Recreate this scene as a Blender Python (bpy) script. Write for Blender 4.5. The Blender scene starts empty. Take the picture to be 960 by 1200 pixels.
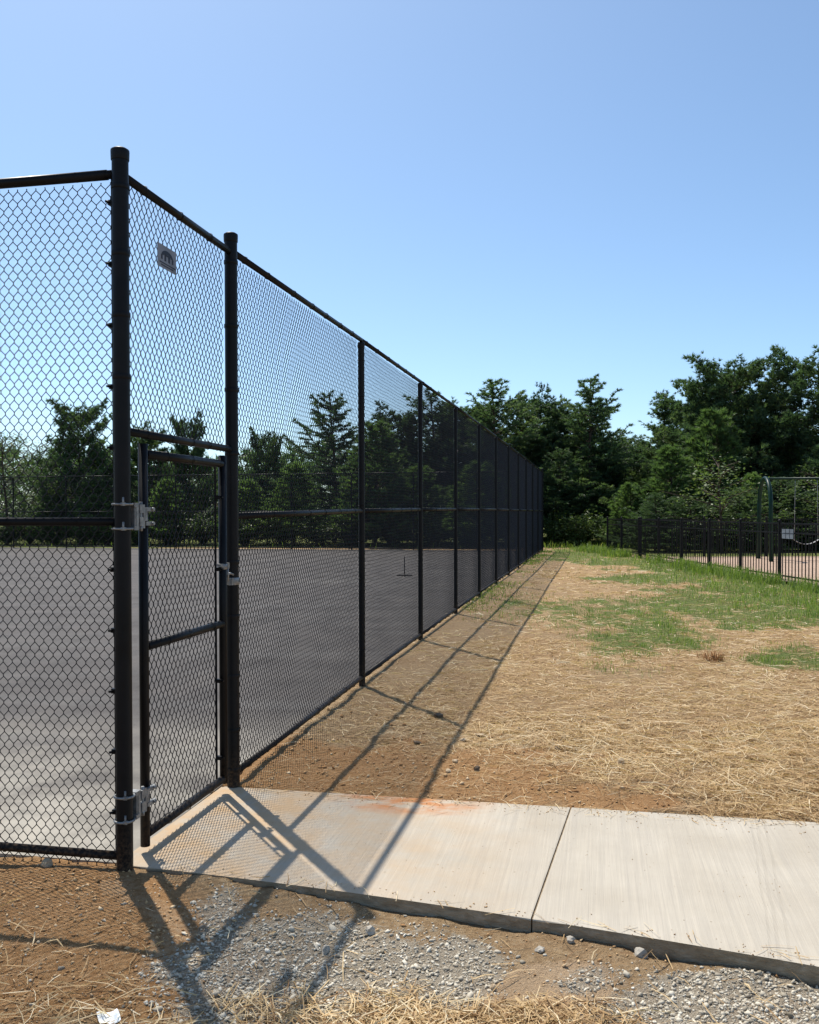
import bpy, bmesh, math, random
import numpy as np
from mathutils import Vector, Matrix
R = math.radians
random.seed(7)
rng = np.random.default_rng(7)
sc = bpy.context.scene
col = sc.collection

# ------------------------------------------------------------------ camera, sky, sun, exposure
F = 1080.0                      # focal length in photo pixels (photo 960 x 1200)
EYE = 1.52
HORIZON = 601.0
PITCH = R(0.9)
cam_d = bpy.data.cameras.new('camera')
cam = bpy.data.objects.new('camera', cam_d); col.objects.link(cam)
cam.location = (0, 0, EYE)
cam.rotation_euler = (R(90) - PITCH, R(0.12), 0)
cam_d.sensor_fit = 'HORIZONTAL'; cam_d.sensor_width = 36; cam_d.lens = F / 960 * 36
cam_d.shift_y = (HORIZON - 600 + F * math.tan(PITCH)) / 960
cam_d.clip_start = 0.05; cam_d.clip_end = 3000
sc.camera = cam

SHX, SHY, SHZ = 0.80, -1.52, -3.05          # the way the sunlight travels
SUN_EL = math.atan2(-SHZ, math.hypot(SHX, SHY))
SUN_AZ = math.atan2(-SHX, -SHY)             # clockwise from +Y
w = bpy.data.worlds.new('World'); sc.world = w; w.use_nodes = True
nt = w.node_tree; nt.nodes.clear()
sky = nt.nodes.new('ShaderNodeTexSky'); sky.sky_type = 'NISHITA'; sky.sun_disc = False
sky.sun_elevation = SUN_EL; sky.sun_rotation = SUN_AZ
sky.altitude = 200; sky.air_density = 0.75; sky.dust_density = 1.1; sky.ozone_density = 2.0
bg = nt.nodes.new('ShaderNodeBackground'); bg.inputs['Strength'].default_value = 0.15
wo = nt.nodes.new('ShaderNodeOutputWorld')
tn = nt.nodes.new('ShaderNodeMix'); tn.data_type = 'RGBA'; tn.blend_type = 'MULTIPLY'; tn.inputs[0].default_value = 1.0
tn.inputs[7].default_value = (.92, 1.045, 1.05, 1)
nt.links.new(sky.outputs[0], tn.inputs[6]); nt.links.new(tn.outputs[2], bg.inputs[0]); nt.links.new(bg.outputs[0], wo.inputs[0])

sl = bpy.data.lights.new('sun', 'SUN'); sl.energy = 4.7; sl.angle = R(0.53); sl.color = (1.0, 0.95, 0.87)
sun = bpy.data.objects.new('sun', sl); col.objects.link(sun)
sun.rotation_euler = Vector((SHX, SHY, SHZ)).to_track_quat('-Z', 'Y').to_euler()
sun.location = (-5, 8, 20)
sc.view_settings.view_transform = 'Standard'; sc.view_settings.look = 'None'
sc.view_settings.exposure = 0.22; sc.view_settings.gamma = 1.0
sc.cycles.max_bounces = 6; sc.cycles.transparent_max_bounces = 8

# ------------------------------------------------------------------ helpers
def link(name, me, parent=None, mat=None, loc=None, rot=None):
    o = bpy.data.objects.new(name, me); col.objects.link(o)
    if parent: o.parent = parent
    if mat is not None and me is not None and len(me.materials) == 0: me.materials.append(mat)
    if loc is not None: o.location = loc
    if rot is not None: o.rotation_euler = rot
    return o

def thing(name, label, cat, loc=(0, 0, 0), rz=0.0, group=None):
    o = link(name, None, None, None, loc, (0, 0, rz)); o.empty_display_size = 0.2
    o['label'] = label; o['category'] = cat
    if group: o['group'] = group
    return o

def tag(o, label=None, cat=None, group=None, kind=None):
    if label: o['label'] = label
    if cat: o['category'] = cat
    if group: o['group'] = group
    if kind: o['kind'] = kind
    return o

class MB:
    """collects shapes into one mesh"""
    def __init__(s): s.v = []; s.f = []; s.sm = []
    def add(s, V, Fc, smooth=False):
        b = len(s.v); s.v += [tuple(p) for p in V]
        s.f += [tuple(i + b for i in q) for q in Fc]; s.sm += [smooth] * len(Fc)
    def box(s, c, d, rz=0.0):
        cx, cy, cz = c; a, b, e = d[0] / 2, d[1] / 2, d[2] / 2
        ca, sa = math.cos(rz), math.sin(rz)
        V = []
        for z in (-e, e):
            for x, y in ((-a, -b), (a, -b), (a, b), (-a, b)):
                V.append((cx + x * ca - y * sa, cy + x * sa + y * ca, cz + z))
        s.add(V, [(3, 2, 1, 0), (4, 5, 6, 7), (0, 1, 5, 4), (1, 2, 6, 5), (2, 3, 7, 6), (3, 0, 4, 7)])
        return s
    def tube(s, pts, r, n=8, caps=True, smooth=True):
        pts = [Vector(p) for p in pts]; m = len(pts)
        rr = r if isinstance(r, (list, tuple)) else [r] * m
        V = []; prev = None
        for i, p in enumerate(pts):
            t = (pts[min(i + 1, m - 1)] - pts[max(i - 1, 0)]).normalized()
            if prev is None:
                a = Vector((0, 0, 1)) if abs(t.z) < 0.9 else Vector((1, 0, 0))
                prev = t.cross(a).normalized()
            uu = (prev - t * prev.dot(t)).normalized(); vv = t.cross(uu); prev = uu
            for k in range(n):
                q = 2 * math.pi * k / n
                V.append(p + (uu * math.cos(q) + vv * math.sin(q)) * rr[i])
        Fc = []
        for i in range(m - 1):
            for k in range(n):
                Fc.append((i * n + k, i * n + (k + 1) % n, (i + 1) * n + (k + 1) % n, (i + 1) * n + k))
        s.add(V, Fc, smooth)
        if caps:
            s.f.append(tuple(len(s.v) - len(V) + k for k in reversed(range(n)))); s.sm.append(False)
            s.f.append(tuple(len(s.v) - n + k for k in range(n))); s.sm.append(False)
        return s
    def lathe(s, prof, c=(0, 0), n=16):
        V = []
        for r, z in prof:
            for k in range(n):
                q = 2 * math.pi * k / n
                V.append((c[0] + r * math.cos(q), c[1] + r * math.sin(q), z))
        Fc = []
        for i in range(len(prof) - 1):
            for k in range(n):
                Fc.append((i * n + k, i * n + (k + 1) % n, (i + 1) * n + (k + 1) % n, (i + 1) * n + k))
        s.add(V, Fc, True)
        return s
    def mesh(s, name, mat=None):
        me = bpy.data.meshes.new(name); me.from_pydata(s.v, [], s.f); me.update()
        me.polygons.foreach_set('use_smooth', s.sm)
        if mat: me.materials.append(mat)
        return me
    def build(s, name, mat, parent=None, loc=None, rot=None):
        return link(name, s.mesh(name, mat), parent, None, loc, rot)

def np_mesh(name, V, Fc, mat=None, tint=None, smooth=False):
    """V (n,3), Fc (m,k) numpy, tint per vertex float"""
    V = np.asarray(V, dtype=np.float32); Fc = np.asarray(Fc, dtype=np.int32)
    me = bpy.data.meshes.new(name)
    n, m, k = len(V), len(Fc), Fc.shape[1]
    me.vertices.add(n); me.vertices.foreach_set('co', V.ravel())
    me.loops.add(m * k); me.loops.foreach_set('vertex_index', Fc.ravel())
    me.polygons.add(m); me.polygons.foreach_set('loop_start', np.arange(0, m * k, k, dtype=np.int32))
    if tint is not None:
        a = me.attributes.new('tint', 'FLOAT', 'POINT'); a.data.foreach_set('value', np.asarray(tint, dtype=np.float32))
    me.update(calc_edges=True)
    if smooth: me.polygons.foreach_set('use_smooth', np.ones(m, dtype=bool))
    if mat: me.materials.append(mat)
    return me

def vnoise(x, y, seed=0):
    """smooth value noise 0..1"""
    xi = np.floor(x).astype(np.int64); yi = np.floor(y).astype(np.int64)
    fx = x - xi; fy = y - yi
    fx = fx * fx * (3 - 2 * fx); fy = fy * fy * (3 - 2 * fy)
    def h(a, b):
        n = (a * 374761393 + b * 668265263 + seed * 1442695041) & 0xffffffff
        n = ((n ^ (n >> 13)) * 1274126177) & 0xffffffff
        return ((n ^ (n >> 16)) & 0xffff) / 65535.0
    return (h(xi, yi) * (1 - fx) * (1 - fy) + h(xi + 1, yi) * fx * (1 - fy)
            + h(xi, yi + 1) * (1 - fx) * fy + h(xi + 1, yi + 1) * fx * fy)
def fbm(x, y, f, o=4, seed=0):
    t = 0; a = 0.5; s = 0
    for i in range(o):
        t = t + a * vnoise(x * f, y * f, seed + i * 17); s += a; f *= 2.03; a *= 0.5
    return t / s
def sstep(a, b, x):
    t = np.clip((x - a) / (b - a), 0, 1); return t * t * (3 - 2 * t)

# ------------------------------------------------------------------ layout
TH = math.atan2(219.5, F)                   # the court fence runs this far right of straight ahead
U = (math.sin(TH), math.cos(TH)); N = (math.cos(TH), -math.sin(TH))
P0 = (-1.220, 3.917)                        # corner post
RZ = -TH                                    # local x = across the fence (right), local y = along it
GATE_S, POST_S, BAY, NBAY = 1.202, 4.064, 2.684, 10
END_S = POST_S + BAY * NBAY
def W(d, s): return (P0[0] + N[0] * d + U[0] * s, P0[1] + N[1] * d + U[1] * s)
def DS(x, y):
    dx, dy = x - P0[0], y - P0[1]
    return dx * N[0] + dy * N[1], dx * U[0] + dy * U[1]
def rise(y): return 0.10 * (1 - np.exp(-np.clip(np.asarray(y, dtype=float) - 4.5, 0, None) / 6.0))
def at(px, py, h=0.0):
    """photo pixel -> point on the ground"""
    hh = h
    for _ in range(4):
        y = (EYE - hh) * F / (py - HORIZON); hh = h + float(rise(y))
    return ((px - 480) / F * y, y)
def s_near(d): return 0.03 - 0.06 * d - 0.028 * d * d
SLAB_FAR = 1.195
def base_h(x, y):
    d, s = DS(x, y)
    front = sstep(0.35, 1.3, d) * (s < s_near(d) + 0.03)
    front = np.where(d > 0.2, front, 0)
    return rise(y) - 0.041 * front
def relief(x, y):
    near = 1 - sstep(6, 14, y)
    rough = 0.35 + 0.65 * fbm(x, y, 0.7, 2, 3)
    return near * rough * ((fbm(x, y, 2.2, 3, 5) - 0.5) * 0.045 + (fbm(x, y, 8, 3, 9) - 0.5) * 0.05) + (fbm(x, y, 0.22, 2, 11) - 0.5) * 0.05 * sstep(7, 14, y)
def ground_h(x, y):
    h = base_h(x, y) + relief(x, y) - 0.006
    return h
def ell(px, py, cx, cy, rx, ry, soft=0.5):
    q = np.sqrt(((px - cx) / rx) ** 2 + ((py - cy) / ry) ** 2)
    return 1 - sstep(1 - soft, 1 + soft, q)
def masks(x, y):
    """ground cover: straw, grass, gravel, red dirt, sand (0..1 each)"""
    yy = np.maximum(y, 0.6)
    px = 480 + x / yy * F; py = HORIZON + (EYE - 0.05) * F / yy
    d, s = DS(x, y)
    n1 = fbm(x, y, 1.3, 4, 21) - 0.5; n2 = fbm(x, y, 4.0, 3, 31) - 0.5; n3 = fbm(x, y, 0.45, 3, 41) - 0.5
    front = s < 0.6
    # gravel in front of the slab
    qx = px + n2 * 150 + n1 * 60; qy = py + n2 * 70
    gr = np.maximum.reduce([ell(qx, qy, 340, 1108, 165, 62, .35), ell(qx, qy, 490, 1098, 75, 45, .35), ell(qx, qy, 900, 1165, 180, 48, .35),
                            ell(qx, qy, 265, 1175, 90, 35, .4) * .7, ell(qx, qy, 700, 1120, 60, 16, .4) * .6]) * front
    # straw
    st_f = np.maximum.reduce([ell(qx, qy, 560, 1185, 190, 42, .4), ell(qx, qy, 350, 1160, 90, 30, .6) * .6, ell(qx, qy, 330, 1200, 190, 30, .6) * .4,
                              ell(qx, qy, 60, 1170, 150, 60, .6) * .10, ell(qx, qy, 430, 1160, 70, 30, .5) * .5])
    band = 1 - sstep(0.55, 1.7, s - SLAB_FAR + n1 * 1.1 + n2 * .8 - 0.2 * np.clip(1.4 - d, -1, 1.5))
    band = band * (1 - 0.92 * sstep(1.8, 2.7, d + n2 * 1.2))
    st_b = np.clip(0.95 - 0.80 * band, 0, 1) * (.45 + .55 * sstep(0.2, 1.1, d + n1)) * (.05 + 1.5 * np.clip(fbm(x, y, 1.1, 5, 71) - .08, 0, 1)) 
    st_b = np.maximum(st_b, .8 * sstep(2.0, 2.8, d + n2))
    # grass
    g = sstep(0.0, 0.35, (px - 650 + n3 * 260) / 300 + (735 - py) / 95 * 0.55 - 0.42 + n1 * 0.9)
    g = g * sstep(0, 1, (745 - py) / 14 + n2 * 2)
    g = np.maximum.reduce([g, ell(px + n1 * 120, py + n2 * 30, 745, 742, 62, 34, .6) * .85, ell(px + n1 * 80, py + n2 * 20, 665, 722, 55, 17, .6) * .75,
                           ell(px + n1 * 90, py + n2 * 20, 935, 773, 55, 13, .6) * .9, ell(px + n1 * 60, py, 590, 715, 40, 16, .6) * .55,
                           ell(px + n1 * 60, py + n2 * 8, 660, 655, 60, 8, .5) * .9, ell(px + n1 * 40, py, 790, 712, 130, 12, .6) * .7])
    tan = np.maximum(ell(px + n3 * 60, py + n1 * 20, 650, 678, 46, 20, .5), ell(px + n3 * 60, py + n1 * 30, 600, 760, 100, 40, .7) * .6)
    n4 = fbm(x, y, 5.5, 3, 201); g = np.clip(g * (1 - 0.8 * tan) * (.62 + .75 * sstep(.36, .62, n4)), 0, 1)
    g = np.where(d < 0.5, g * 0.4 + 0.25 * sstep(8, 20, s) * (n1 > -0.03), g)
    far = sstep(36, 40, y); g = np.maximum(g, far * np.where(d < 0, .9, 1))
    g = np.where(front | (s < 2.2), 0, g)
    st = np.where(front, st_f, st_b * (1 - 0.8 * g))
    red = np.where(front, ell(px + n1 * 200, py + n2 * 60, 60, 1090, 240, 95, .5), band * 0.85)
    sand = np.where(front, np.maximum(ell(qx, qy, 640, 1130, 110, 40, .4), ell(qx, qy, 175, 1080, 50, 60, .5) * .5), 0)
    return [np.clip(a, 0, 1) for a in (st, g, gr, red, sand)]

# ------------------------------------------------------------------ materials
def mat(name, color=(.5, .5, .5), rough=.6, metal=0.0, spec=.5):
    m = bpy.data.materials.new(name); m.use_nodes = True
    b = m.node_tree.nodes['Principled BSDF']
    b.inputs['Base Color'].default_value = (*color, 1); b.inputs['Roughness'].default_value = rough
    b.inputs['Metallic'].default_value = metal; b.inputs['Specular IOR Level'].default_value = spec
    return m
class NT:
    def __init__(s, m): s.t = m.node_tree; s.b = s.t.nodes['Principled BSDF']
    def n(s, ty, **k):
        nd = s.t.nodes.new(ty)
        for a, v in k.items():
            if a in nd.inputs.keys() if isinstance(a, str) else False: nd.inputs[a].default_value = v
            else: setattr(nd, a, v)
        return nd
    def l(s, a, b): s.t.links.new(a, b)
    def noise(s, scale, detail=4, rough=.55, vec=None, dist=0.0):
        nd = s.t.nodes.new('ShaderNodeTexNoise'); nd.inputs['Scale'].default_value = scale
        nd.inputs['Detail'].default_value = detail; nd.inputs['Roughness'].default_value = rough; nd.inputs['Distortion'].default_value = dist
        if vec is not None: s.l(vec, nd.inputs['Vector'])
        return nd.outputs['Fac']
    def ramp(s, fac, stops):
        nd = s.t.nodes.new('ShaderNodeValToRGB'); e = nd.color_ramp.elements
        while len(e) < len(stops): e.new(0.5)
        for i, (p, c) in enumerate(stops):
            e[i].position = p; e[i].color = (*c, 1) if len(c) == 3 else c
        s.l(fac, nd.inputs[0]); return nd.outputs['Color']
    def mix(s, fac, a, b, mode='MIX'):
        nd = s.t.nodes.new('ShaderNodeMix'); nd.data_type = 'RGBA'; nd.blend_type = mode
        for i, v in ((0, fac), (6, a), (7, b)):
            if isinstance(v, (int, float)): nd.inputs[i].default_value = v
            elif isinstance(v, tuple): nd.inputs[i].default_value = (*v, 1)
            else: s.l(v, nd.inputs[i])
        return nd.outputs[2]
    def math(s, op, a, b=0.0, clamp=False):
        nd = s.t.nodes.new('ShaderNodeMath'); nd.operation = op; nd.use_clamp = clamp
        for i, v in ((0, a), (1, b)):
            if isinstance(v, (int, float)): nd.inputs[i].default_value = v
            else: s.l(v, nd.inputs[i])
        return nd.outputs[0]
    def bump(s, h, strength=.5, dist=.01):
        nd = s.t.nodes.new('ShaderNodeBump'); nd.inputs['Strength'].default_value = strength; nd.inputs['Distance'].default_value = dist
        s.l(h, nd.inputs['Height']); s.l(nd.outputs[0], s.b.inputs['Normal'])
    def pos(s): return s.t.nodes.new('ShaderNodeNewGeometry').outputs['Position']
    def obj(s): return s.t.nodes.new('ShaderNodeTexCoord').outputs['Object']
    def scaled(s, v, sx, sy, sz):
        nd = s.t.nodes.new('ShaderNodeMapping'); nd.inputs['Scale'].default_value = (sx, sy, sz); s.l(v, nd.inputs[0]); return nd.outputs[0]
    def attr(s, name, out='Fac'):
        nd = s.t.nodes.new('ShaderNodeAttribute'); nd.attribute_name = name; return nd.outputs[out]

def m_vinyl(name, c, rough):
    m = mat(name, c, rough, 0, .16); q = NT(m)
    f = q.noise(7, 4, .6, q.obj())
    cc = q.ramp(f, [(.3, c), (.75, tuple(x * 2.0 + .002 for x in c))])
    if name == 'black_vinyl':                        # rain-splashed soil on the lowest hand's breadth
        sz = q.t.nodes.new('ShaderNodeSeparateXYZ'); q.l(q.obj(), sz.inputs[0])
        lo = q.math('SUBTRACT', 1.0, q.math('MULTIPLY', sz.outputs[2], 3.2), True)
        cc = q.mix(q.math('MULTIPLY', q.math('MULTIPLY', lo, lo), q.ramp(q.noise(60, 4, .7, q.obj()), [(.42, (0, 0, 0)), (.68, (.75, .75, .75))])), cc, (.16, .10, .055))
    q.l(cc, q.b.inputs['Base Color'])
    q.l(q.math('MULTIPLY_ADD', f, .25), q.b.inputs['Roughness'])
    nd = q.b.inputs['Roughness'].links[0].from_node; nd.inputs[2].default_value = rough - .1
    return m
M = {}
M['black'] = m_vinyl('black_vinyl', (.0045, .0045, .0052), .42)
M['cap'] = m_vinyl('black_cap_paint', (.0045, .0045, .0052), .42)
M['wire'] = m_vinyl('black_wire', (.017, .017, .019), .4)
M['fence_paint'] = m_vinyl('black_powder_coat', (.005, .005, .0055), .5)
def m_galv():
    m = mat('galvanised_steel', (.5, .5, .5), .5, .55); q = NT(m); p = q.obj()
    f = q.noise(45, 3, .6, p)
    q.l(q.ramp(f, [(.3, (.15, .15, .15)), (.7, (.34, .34, .33))]), q.b.inputs['Base Color'])
    q.bump(f, .2, .002); return m
M['galv'] = m_galv()

def m_concrete():
    m = mat('broomed_concrete', (.5, .47, .42), .88, 0, .25); q = NT(m); p = q.obj()
    big = q.noise(1.6, 5, .6, p); mid = q.noise(9, 5, .65, p)
    c = q.ramp(big, [(.30, (.41, .355, .275)), (.55, (.48, .425, .34)), (.75, (.53, .475, .39))])
    # broom lines across the walk
    br = q.noise(1.0, 3, .7, q.scaled(p, 62, 1.3, 8)); br2 = q.noise(1.0, 2, .6, q.scaled(p, 17, .5, 3))
    c = q.mix(q.math('MULTIPLY', q.ramp(br, [(.38, (0, 0, 0)), (.68, (1, 1, 1))]), .42), c, (.33, .295, .245))
    c = q.mix(q.math('MULTIPLY', q.ramp(br2, [(.5, (0, 0, 0)), (.75, (1, 1, 1))]), .34), c, (.37, .33, .275))
    sx = q.t.nodes.new('ShaderNodeSeparateXYZ'); q.l(p, sx.inputs[0]); X, Y = sx.outputs[0], sx.outputs[1]
    # tracked-in tan dust near the gate
    dust = q.math('MULTIPLY', q.math('SUBTRACT', 1.15, q.math('MULTIPLY', X, .62), True), q.ramp(q.noise(3.5, 5, .65, p), [(.33, (0, 0, 0)), (.60, (1, 1, 1))]))
    c = q.mix(q.math('MULTIPLY', dust, .95, True), c, (.48, .32, .175))
    # rusty clay smear by the far edge
    ex = q.math('MULTIPLY', q.math('SUBTRACT', X, 1.02), 2.1); ey = q.math('MULTIPLY', q.math('SUBTRACT', Y, 1.12), 4.2)
    rr = q.math('SUBTRACT', 1.0, q.math('SQRT', q.math('ADD', q.math('MULTIPLY', ex, ex), q.math('MULTIPLY', ey, ey))), True)
    smear = q.math('MULTIPLY', rr, q.ramp(q.noise(8, 4, .6, q.scaled(p, .5, 1, 1)), [(.40, (0, 0, 0)), (.62, (1, 1, 1))]))
    c = q.mix(q.math('MULTIPLY', smear, 2.2, True), c, (.47, .20, .075))
    sp = q.t.nodes.new('ShaderNodeTexVoronoi'); sp.inputs['Scale'].default_value = 22; q.l(p, sp.inputs['Vector'])
    spots = q.math('MULTIPLY', q.math('LESS_THAN', sp.outputs['Distance'], .085), q.math('GREATER_THAN', mid, .55))
    c = q.mix(q.math('MULTIPLY', spots, .7), c, (.20, .15, .10))
    # two wavering tool marks near the right
    wob = q.math('ADD', q.math('SUBTRACT', X, q.math('MULTIPLY', Y, .11)), q.math('MULTIPLY', q.noise(2.5, 2, .5, p), .02))
    g1 = q.math('LESS_THAN', q.math('ABSOLUTE', q.math('SUBTRACT', wob, 2.632)), .006)
    g2 = q.math('LESS_THAN', q.math('ABSOLUTE', q.math('SUBTRACT', wob, 2.668)), .005)
    g3 = q.math('LESS_THAN', q.math('ABSOLUTE', q.math('SUBTRACT', wob, 2.605)), .004)
    gg = q.math('ADD', q.math('ADD', g1, g2), g3)
    c = q.mix(q.math('MULTIPLY', gg, .16, True), c, (.25, .215, .17)); q.l(c, q.b.inputs['Base Color'])
    h = q.math('SUBTRACT', q.math('ADD', q.math('MULTIPLY', br, .8), q.math('MULTIPLY', mid, .35)), q.math('MULTIPLY', gg, .5))
    q.bump(h, .6, .006)
    return m
M['concrete'] = m_concrete()
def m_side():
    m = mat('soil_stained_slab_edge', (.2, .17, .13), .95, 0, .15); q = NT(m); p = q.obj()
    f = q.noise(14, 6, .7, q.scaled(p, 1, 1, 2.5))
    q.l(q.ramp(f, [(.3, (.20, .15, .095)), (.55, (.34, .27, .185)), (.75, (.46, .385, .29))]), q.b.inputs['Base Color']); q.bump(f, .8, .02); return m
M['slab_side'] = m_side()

def m_asphalt():
    m = mat('court_asphalt', (.1, .1, .1), .9, 0, .15); q = NT(m); p = q.pos()
    f = q.noise(220, 3, .6, p); b = q.noise(.35, 5, .6, p); l = q.noise(1, 4, .6, q.scaled(p, .25, 2.2, 1))
    c = q.ramp(f, [(.3, (.068, .061, .056)), (.7, (.155, .141, .131))])
    c = q.mix(q.math('MULTIPLY', q.ramp(l, [(.48, (0, 0, 0)), (.75, (1, 1, 1))]), .5), c, (.17, .163, .153))
    # pale silt washed over the near corner
    sx = q.t.nodes.new('ShaderNodeSeparateXYZ'); q.l(p, sx.inputs[0])
    near = q.math('SUBTRACT', 1.0, q.math('MULTIPLY', q.math('SUBTRACT', sx.outputs[1], 4.9), .50), True)
    silt = q.math('MULTIPLY', near, q.ramp(q.noise(.9, 5, .6, p), [(.36, (.12, .12, .12)), (.62, (1, 1, 1))]))
    c = q.mix(q.math('MULTIPLY', silt, 1.2, True), c, (.42, .385, .325))
    mm = q.noise(2.3, 6, .7, q.scaled(p, 1, .45, 1)); c = q.mix(.8, c, q.ramp(mm, [(.3, (.60, .60, .60)), (.5, (.92, .92, .92)), (.7, (1.15, 1.13, 1.10))]), 'MULTIPLY')
    c = q.mix(q.math('MULTIPLY', q.ramp(b, [(.55, (0, 0, 0)), (.75, (1, 1, 1))]), .3), c, (.20, .188, .168))
    q.l(c, q.b.inputs['Base Color']); q.bump(f, .5, .004); return m
M['asphalt'] = m_asphalt()

def m_ground():
    m = mat('dirt_straw_and_turf', (.3, .2, .1), .95, 0, .15); q = NT(m); p = q.pos()
    n1 = q.noise(5, 6, .65, p); n2 = q.noise(38, 5, .7, p); n3 = q.noise(160, 3, .7, p); nb = q.noise(.8, 4, .6, p)
    dirt = q.ramp(n2, [(.25, (.25, .155, .08)), (.5, (.42, .285, .155)), (.75, (.56, .42, .26))])
    red = q.ramp(n2, [(.25, (.27, .135, .052)), (.5, (.47, .26, .112)), (.78, (.62, .41, .22))])
    sand = q.ramp(n3, [(.3, (.46, .31, .18)), (.7, (.60, .44, .28))])
    fib = q.noise(1, 4, .7, q.scaled(p, 30, 95, 30)); fib2 = q.noise(1, 4, .7, q.scaled(p, 110, 34, 30))
    stf = q.math('MAXIMUM', fib, fib2)
    straw = q.ramp(stf, [(.36, (.23, .125, .058)), (.53, (.47, .30, .15)), (.70, (.67, .50, .29))])
    gn = q.noise(1, 5, .75, q.scaled(p, 24, 9, 10))
    grass = q.ramp(gn, [(.3, (.085, .115, .028)), (.55, (.16, .195, .055)), (.75, (.32, .30, .13))])
    grav = q.ramp(n3, [(.28, (.25, .21, .15)), (.52, (.46, .405, .315)), (.75, (.64, .585, .48))])
    def msk(name, k=.8):
        a = q.math('ADD', q.attr(name), q.math('MULTIPLY', q.math('SUBTRACT', n2, .5), k))
        return q.ramp(a, [(.35, (0, 0, 0)), (.62, (1, 1, 1))])
    c = q.mix(msk('red'), dirt, red); c = q.mix(msk('sand'), c, sand)
    c = q.mix(q.math('MULTIPLY', msk('straw', .5), .85), c, straw); c = q.mix(q.math('MULTIPLY', msk('gravel', 1.5), .8), c, grav); c = q.mix(msk('grass'), c, grass)
    c = q.mix(q.math('MULTIPLY', q.ramp(q.noise(1.7, 5, .68, p, .6), [(.46, (0, 0, 0)), (.68, (1, 1, 1))]), .32), c, (.33, .19, .095))
    c = q.mix(.55, c, q.ramp(n1, [(.3, (.72, .69, .65)), (.7, (1.0, 1.0, 1.0))]), 'MULTIPLY')
    q.l(c, q.b.inputs['Base Color'])
    h = q.math('ADD', q.math('MULTIPLY', n2, .8), q.math('MULTIPLY', n3, .45))
    q.bump(h, 1.0, .035); return m
M['ground'] = m_ground()

def m_tint(name, stops, rough=.8, transl=0.0, spec=.2, objvar=0.0):
    m = mat(name, stops[0], rough, 0, spec); q = NT(m)
    f = q.attr('tint')
    if objvar:
        oi = q.t.nodes.new('ShaderNodeObjectInfo')
        f = q.math('ADD', f, q.math('MULTIPLY', q.math('SUBTRACT', oi.outputs['Random'], .5), objvar), True)
    n = len(stops)
    c = q.ramp(f, [(i / (n - 1), s) for i, s in enumerate(stops)])
    q.l(c, q.b.inputs['Base Color'])
    if transl:
        tr = q.t.nodes.new('ShaderNodeBsdfTranslucent'); q.l(q.mix(1.0, c, (1.25, 1.35, .7), 'MULTIPLY'), tr.inputs[0])
        mx = q.t.nodes.new('ShaderNodeMixShader'); mx.inputs[0].default_value = transl
        out = [x for x in q.t.nodes if x.type == 'OUTPUT_MATERIAL'][0]
        q.l(q.b.outputs[0], mx.inputs[1]); q.l(tr.outputs[0], mx.inputs[2]); q.l(mx.outputs[0], out.inputs[0])
    return m
M['straw'] = m_tint('dry_straw', [(.24, .13, .055), (.48, .315, .15), (.66, .48, .26), (.84, .71, .49)], .7, .2, .3)
M['grass'] = m_tint('turf_grass', [(.07, .125, .02), (.13, .205, .036), (.21, .285, .06), (.40, .41, .15)], .65, .35, .3)
M['pebble'] = m_tint('crushed_stone', [(.22, .185, .132), (.42, .365, .28), (.58, .52, .41), (.76, .70, .58)], .9)
M['crumb'] = m_tint('dirt_crumbs', [(.24, .12, .048), (.44, .245, .108), (.57, .38, .20), (.68, .53, .34)], .95)
M['needle'] = m_tint('pine_needles', [(.042, .074, .044), (.070, .118, .062), (.105, .160, .078), (.15, .20, .092)], .5, .48, .4, .3)
M['needle_young'] = m_tint('young_pine_needles', [(.06, .105, .045), (.095, .155, .06), (.135, .21, .078), (.18, .26, .10)], .5, .48, .4, .3)
M['leaf'] = m_tint('broad_leaves', [(.03, .055, .015), (.055, .09, .022), (.085, .13, .032), (.13, .18, .05)], .5, .35, .4, .3)
M['leaf_pale'] = m_tint('pale_leaves', [(.06, .095, .03), (.10, .15, .045), (.15, .20, .07), (.24, .29, .12)], .5, .35, .4, .2)
def m_bark():
    m = mat('pine_bark', (.08, .06, .045), .95, 0, .1); q = NT(m); p = q.obj()
    f = q.noise(1, 5, .7, q.scaled(p, 14, 14, 4))
    q.l(q.ramp(f, [(.3, (.035, .026, .02)), (.7, (.13, .095, .07))]), q.b.inputs['Base Color']); q.bump(f, .7, .03); return m
M['bark'] = m_bark()
def m_mulch():
    m = mat('wood_chip_mulch', (.4, .3, .2), .95, 0, .1); q = NT(m); p = q.pos()
    f = q.noise(26, 4, .75, p); g = q.noise(.7, 4, .6, p)
    c = q.ramp(f, [(.3, (.28, .18, .125)), (.52, (.50, .36, .265)), (.75, (.66, .52, .41))])
    q.l(q.mix(.5, c, q.ramp(g, [(.3, (.75, .72, .7)), (.7, (1, 1, 1))]), 'MULTIPLY'), q.b.inputs['Base Color']); q.bump(f, .8, .03); return m
M['mulch'] = m_mulch()
M['green_metal'] = m_vinyl('green_enamel', (.003, .018, .012), .4)
M['pale_plastic'] = m_vinyl('pale_plastic', (.26, .26, .25), .5)
M['chain'] = m_vinyl('dull_chain', (.2, .2, .2), .5)
M['sign_white'] = m_vinyl('sign_enamel', (.14, .15, .17), .5)
M['sign_ink'] = m_vinyl('sign_ink', (.02, .022, .03), .5)
M['paper'] = m_vinyl('white_paper', (.75, .75, .73), .8)
def m_stone(name, a, b):
    m = mat(name, a, .9, 0, .2); q = NT(m); f = q.noise(24, 5, .65, q.obj())
    q.l(q.ramp(f, [(.3, a), (.7, b)]), q.b.inputs['Base Color']); q.bump(f, .5, .006); return m
M['stone_tan'] = m_stone('tan_stone', (.36, .26, .16), (.58, .46, .31))
M['stone_grey'] = m_stone('grey_stone', (.30, .265, .215), (.52, .475, .40))
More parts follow.
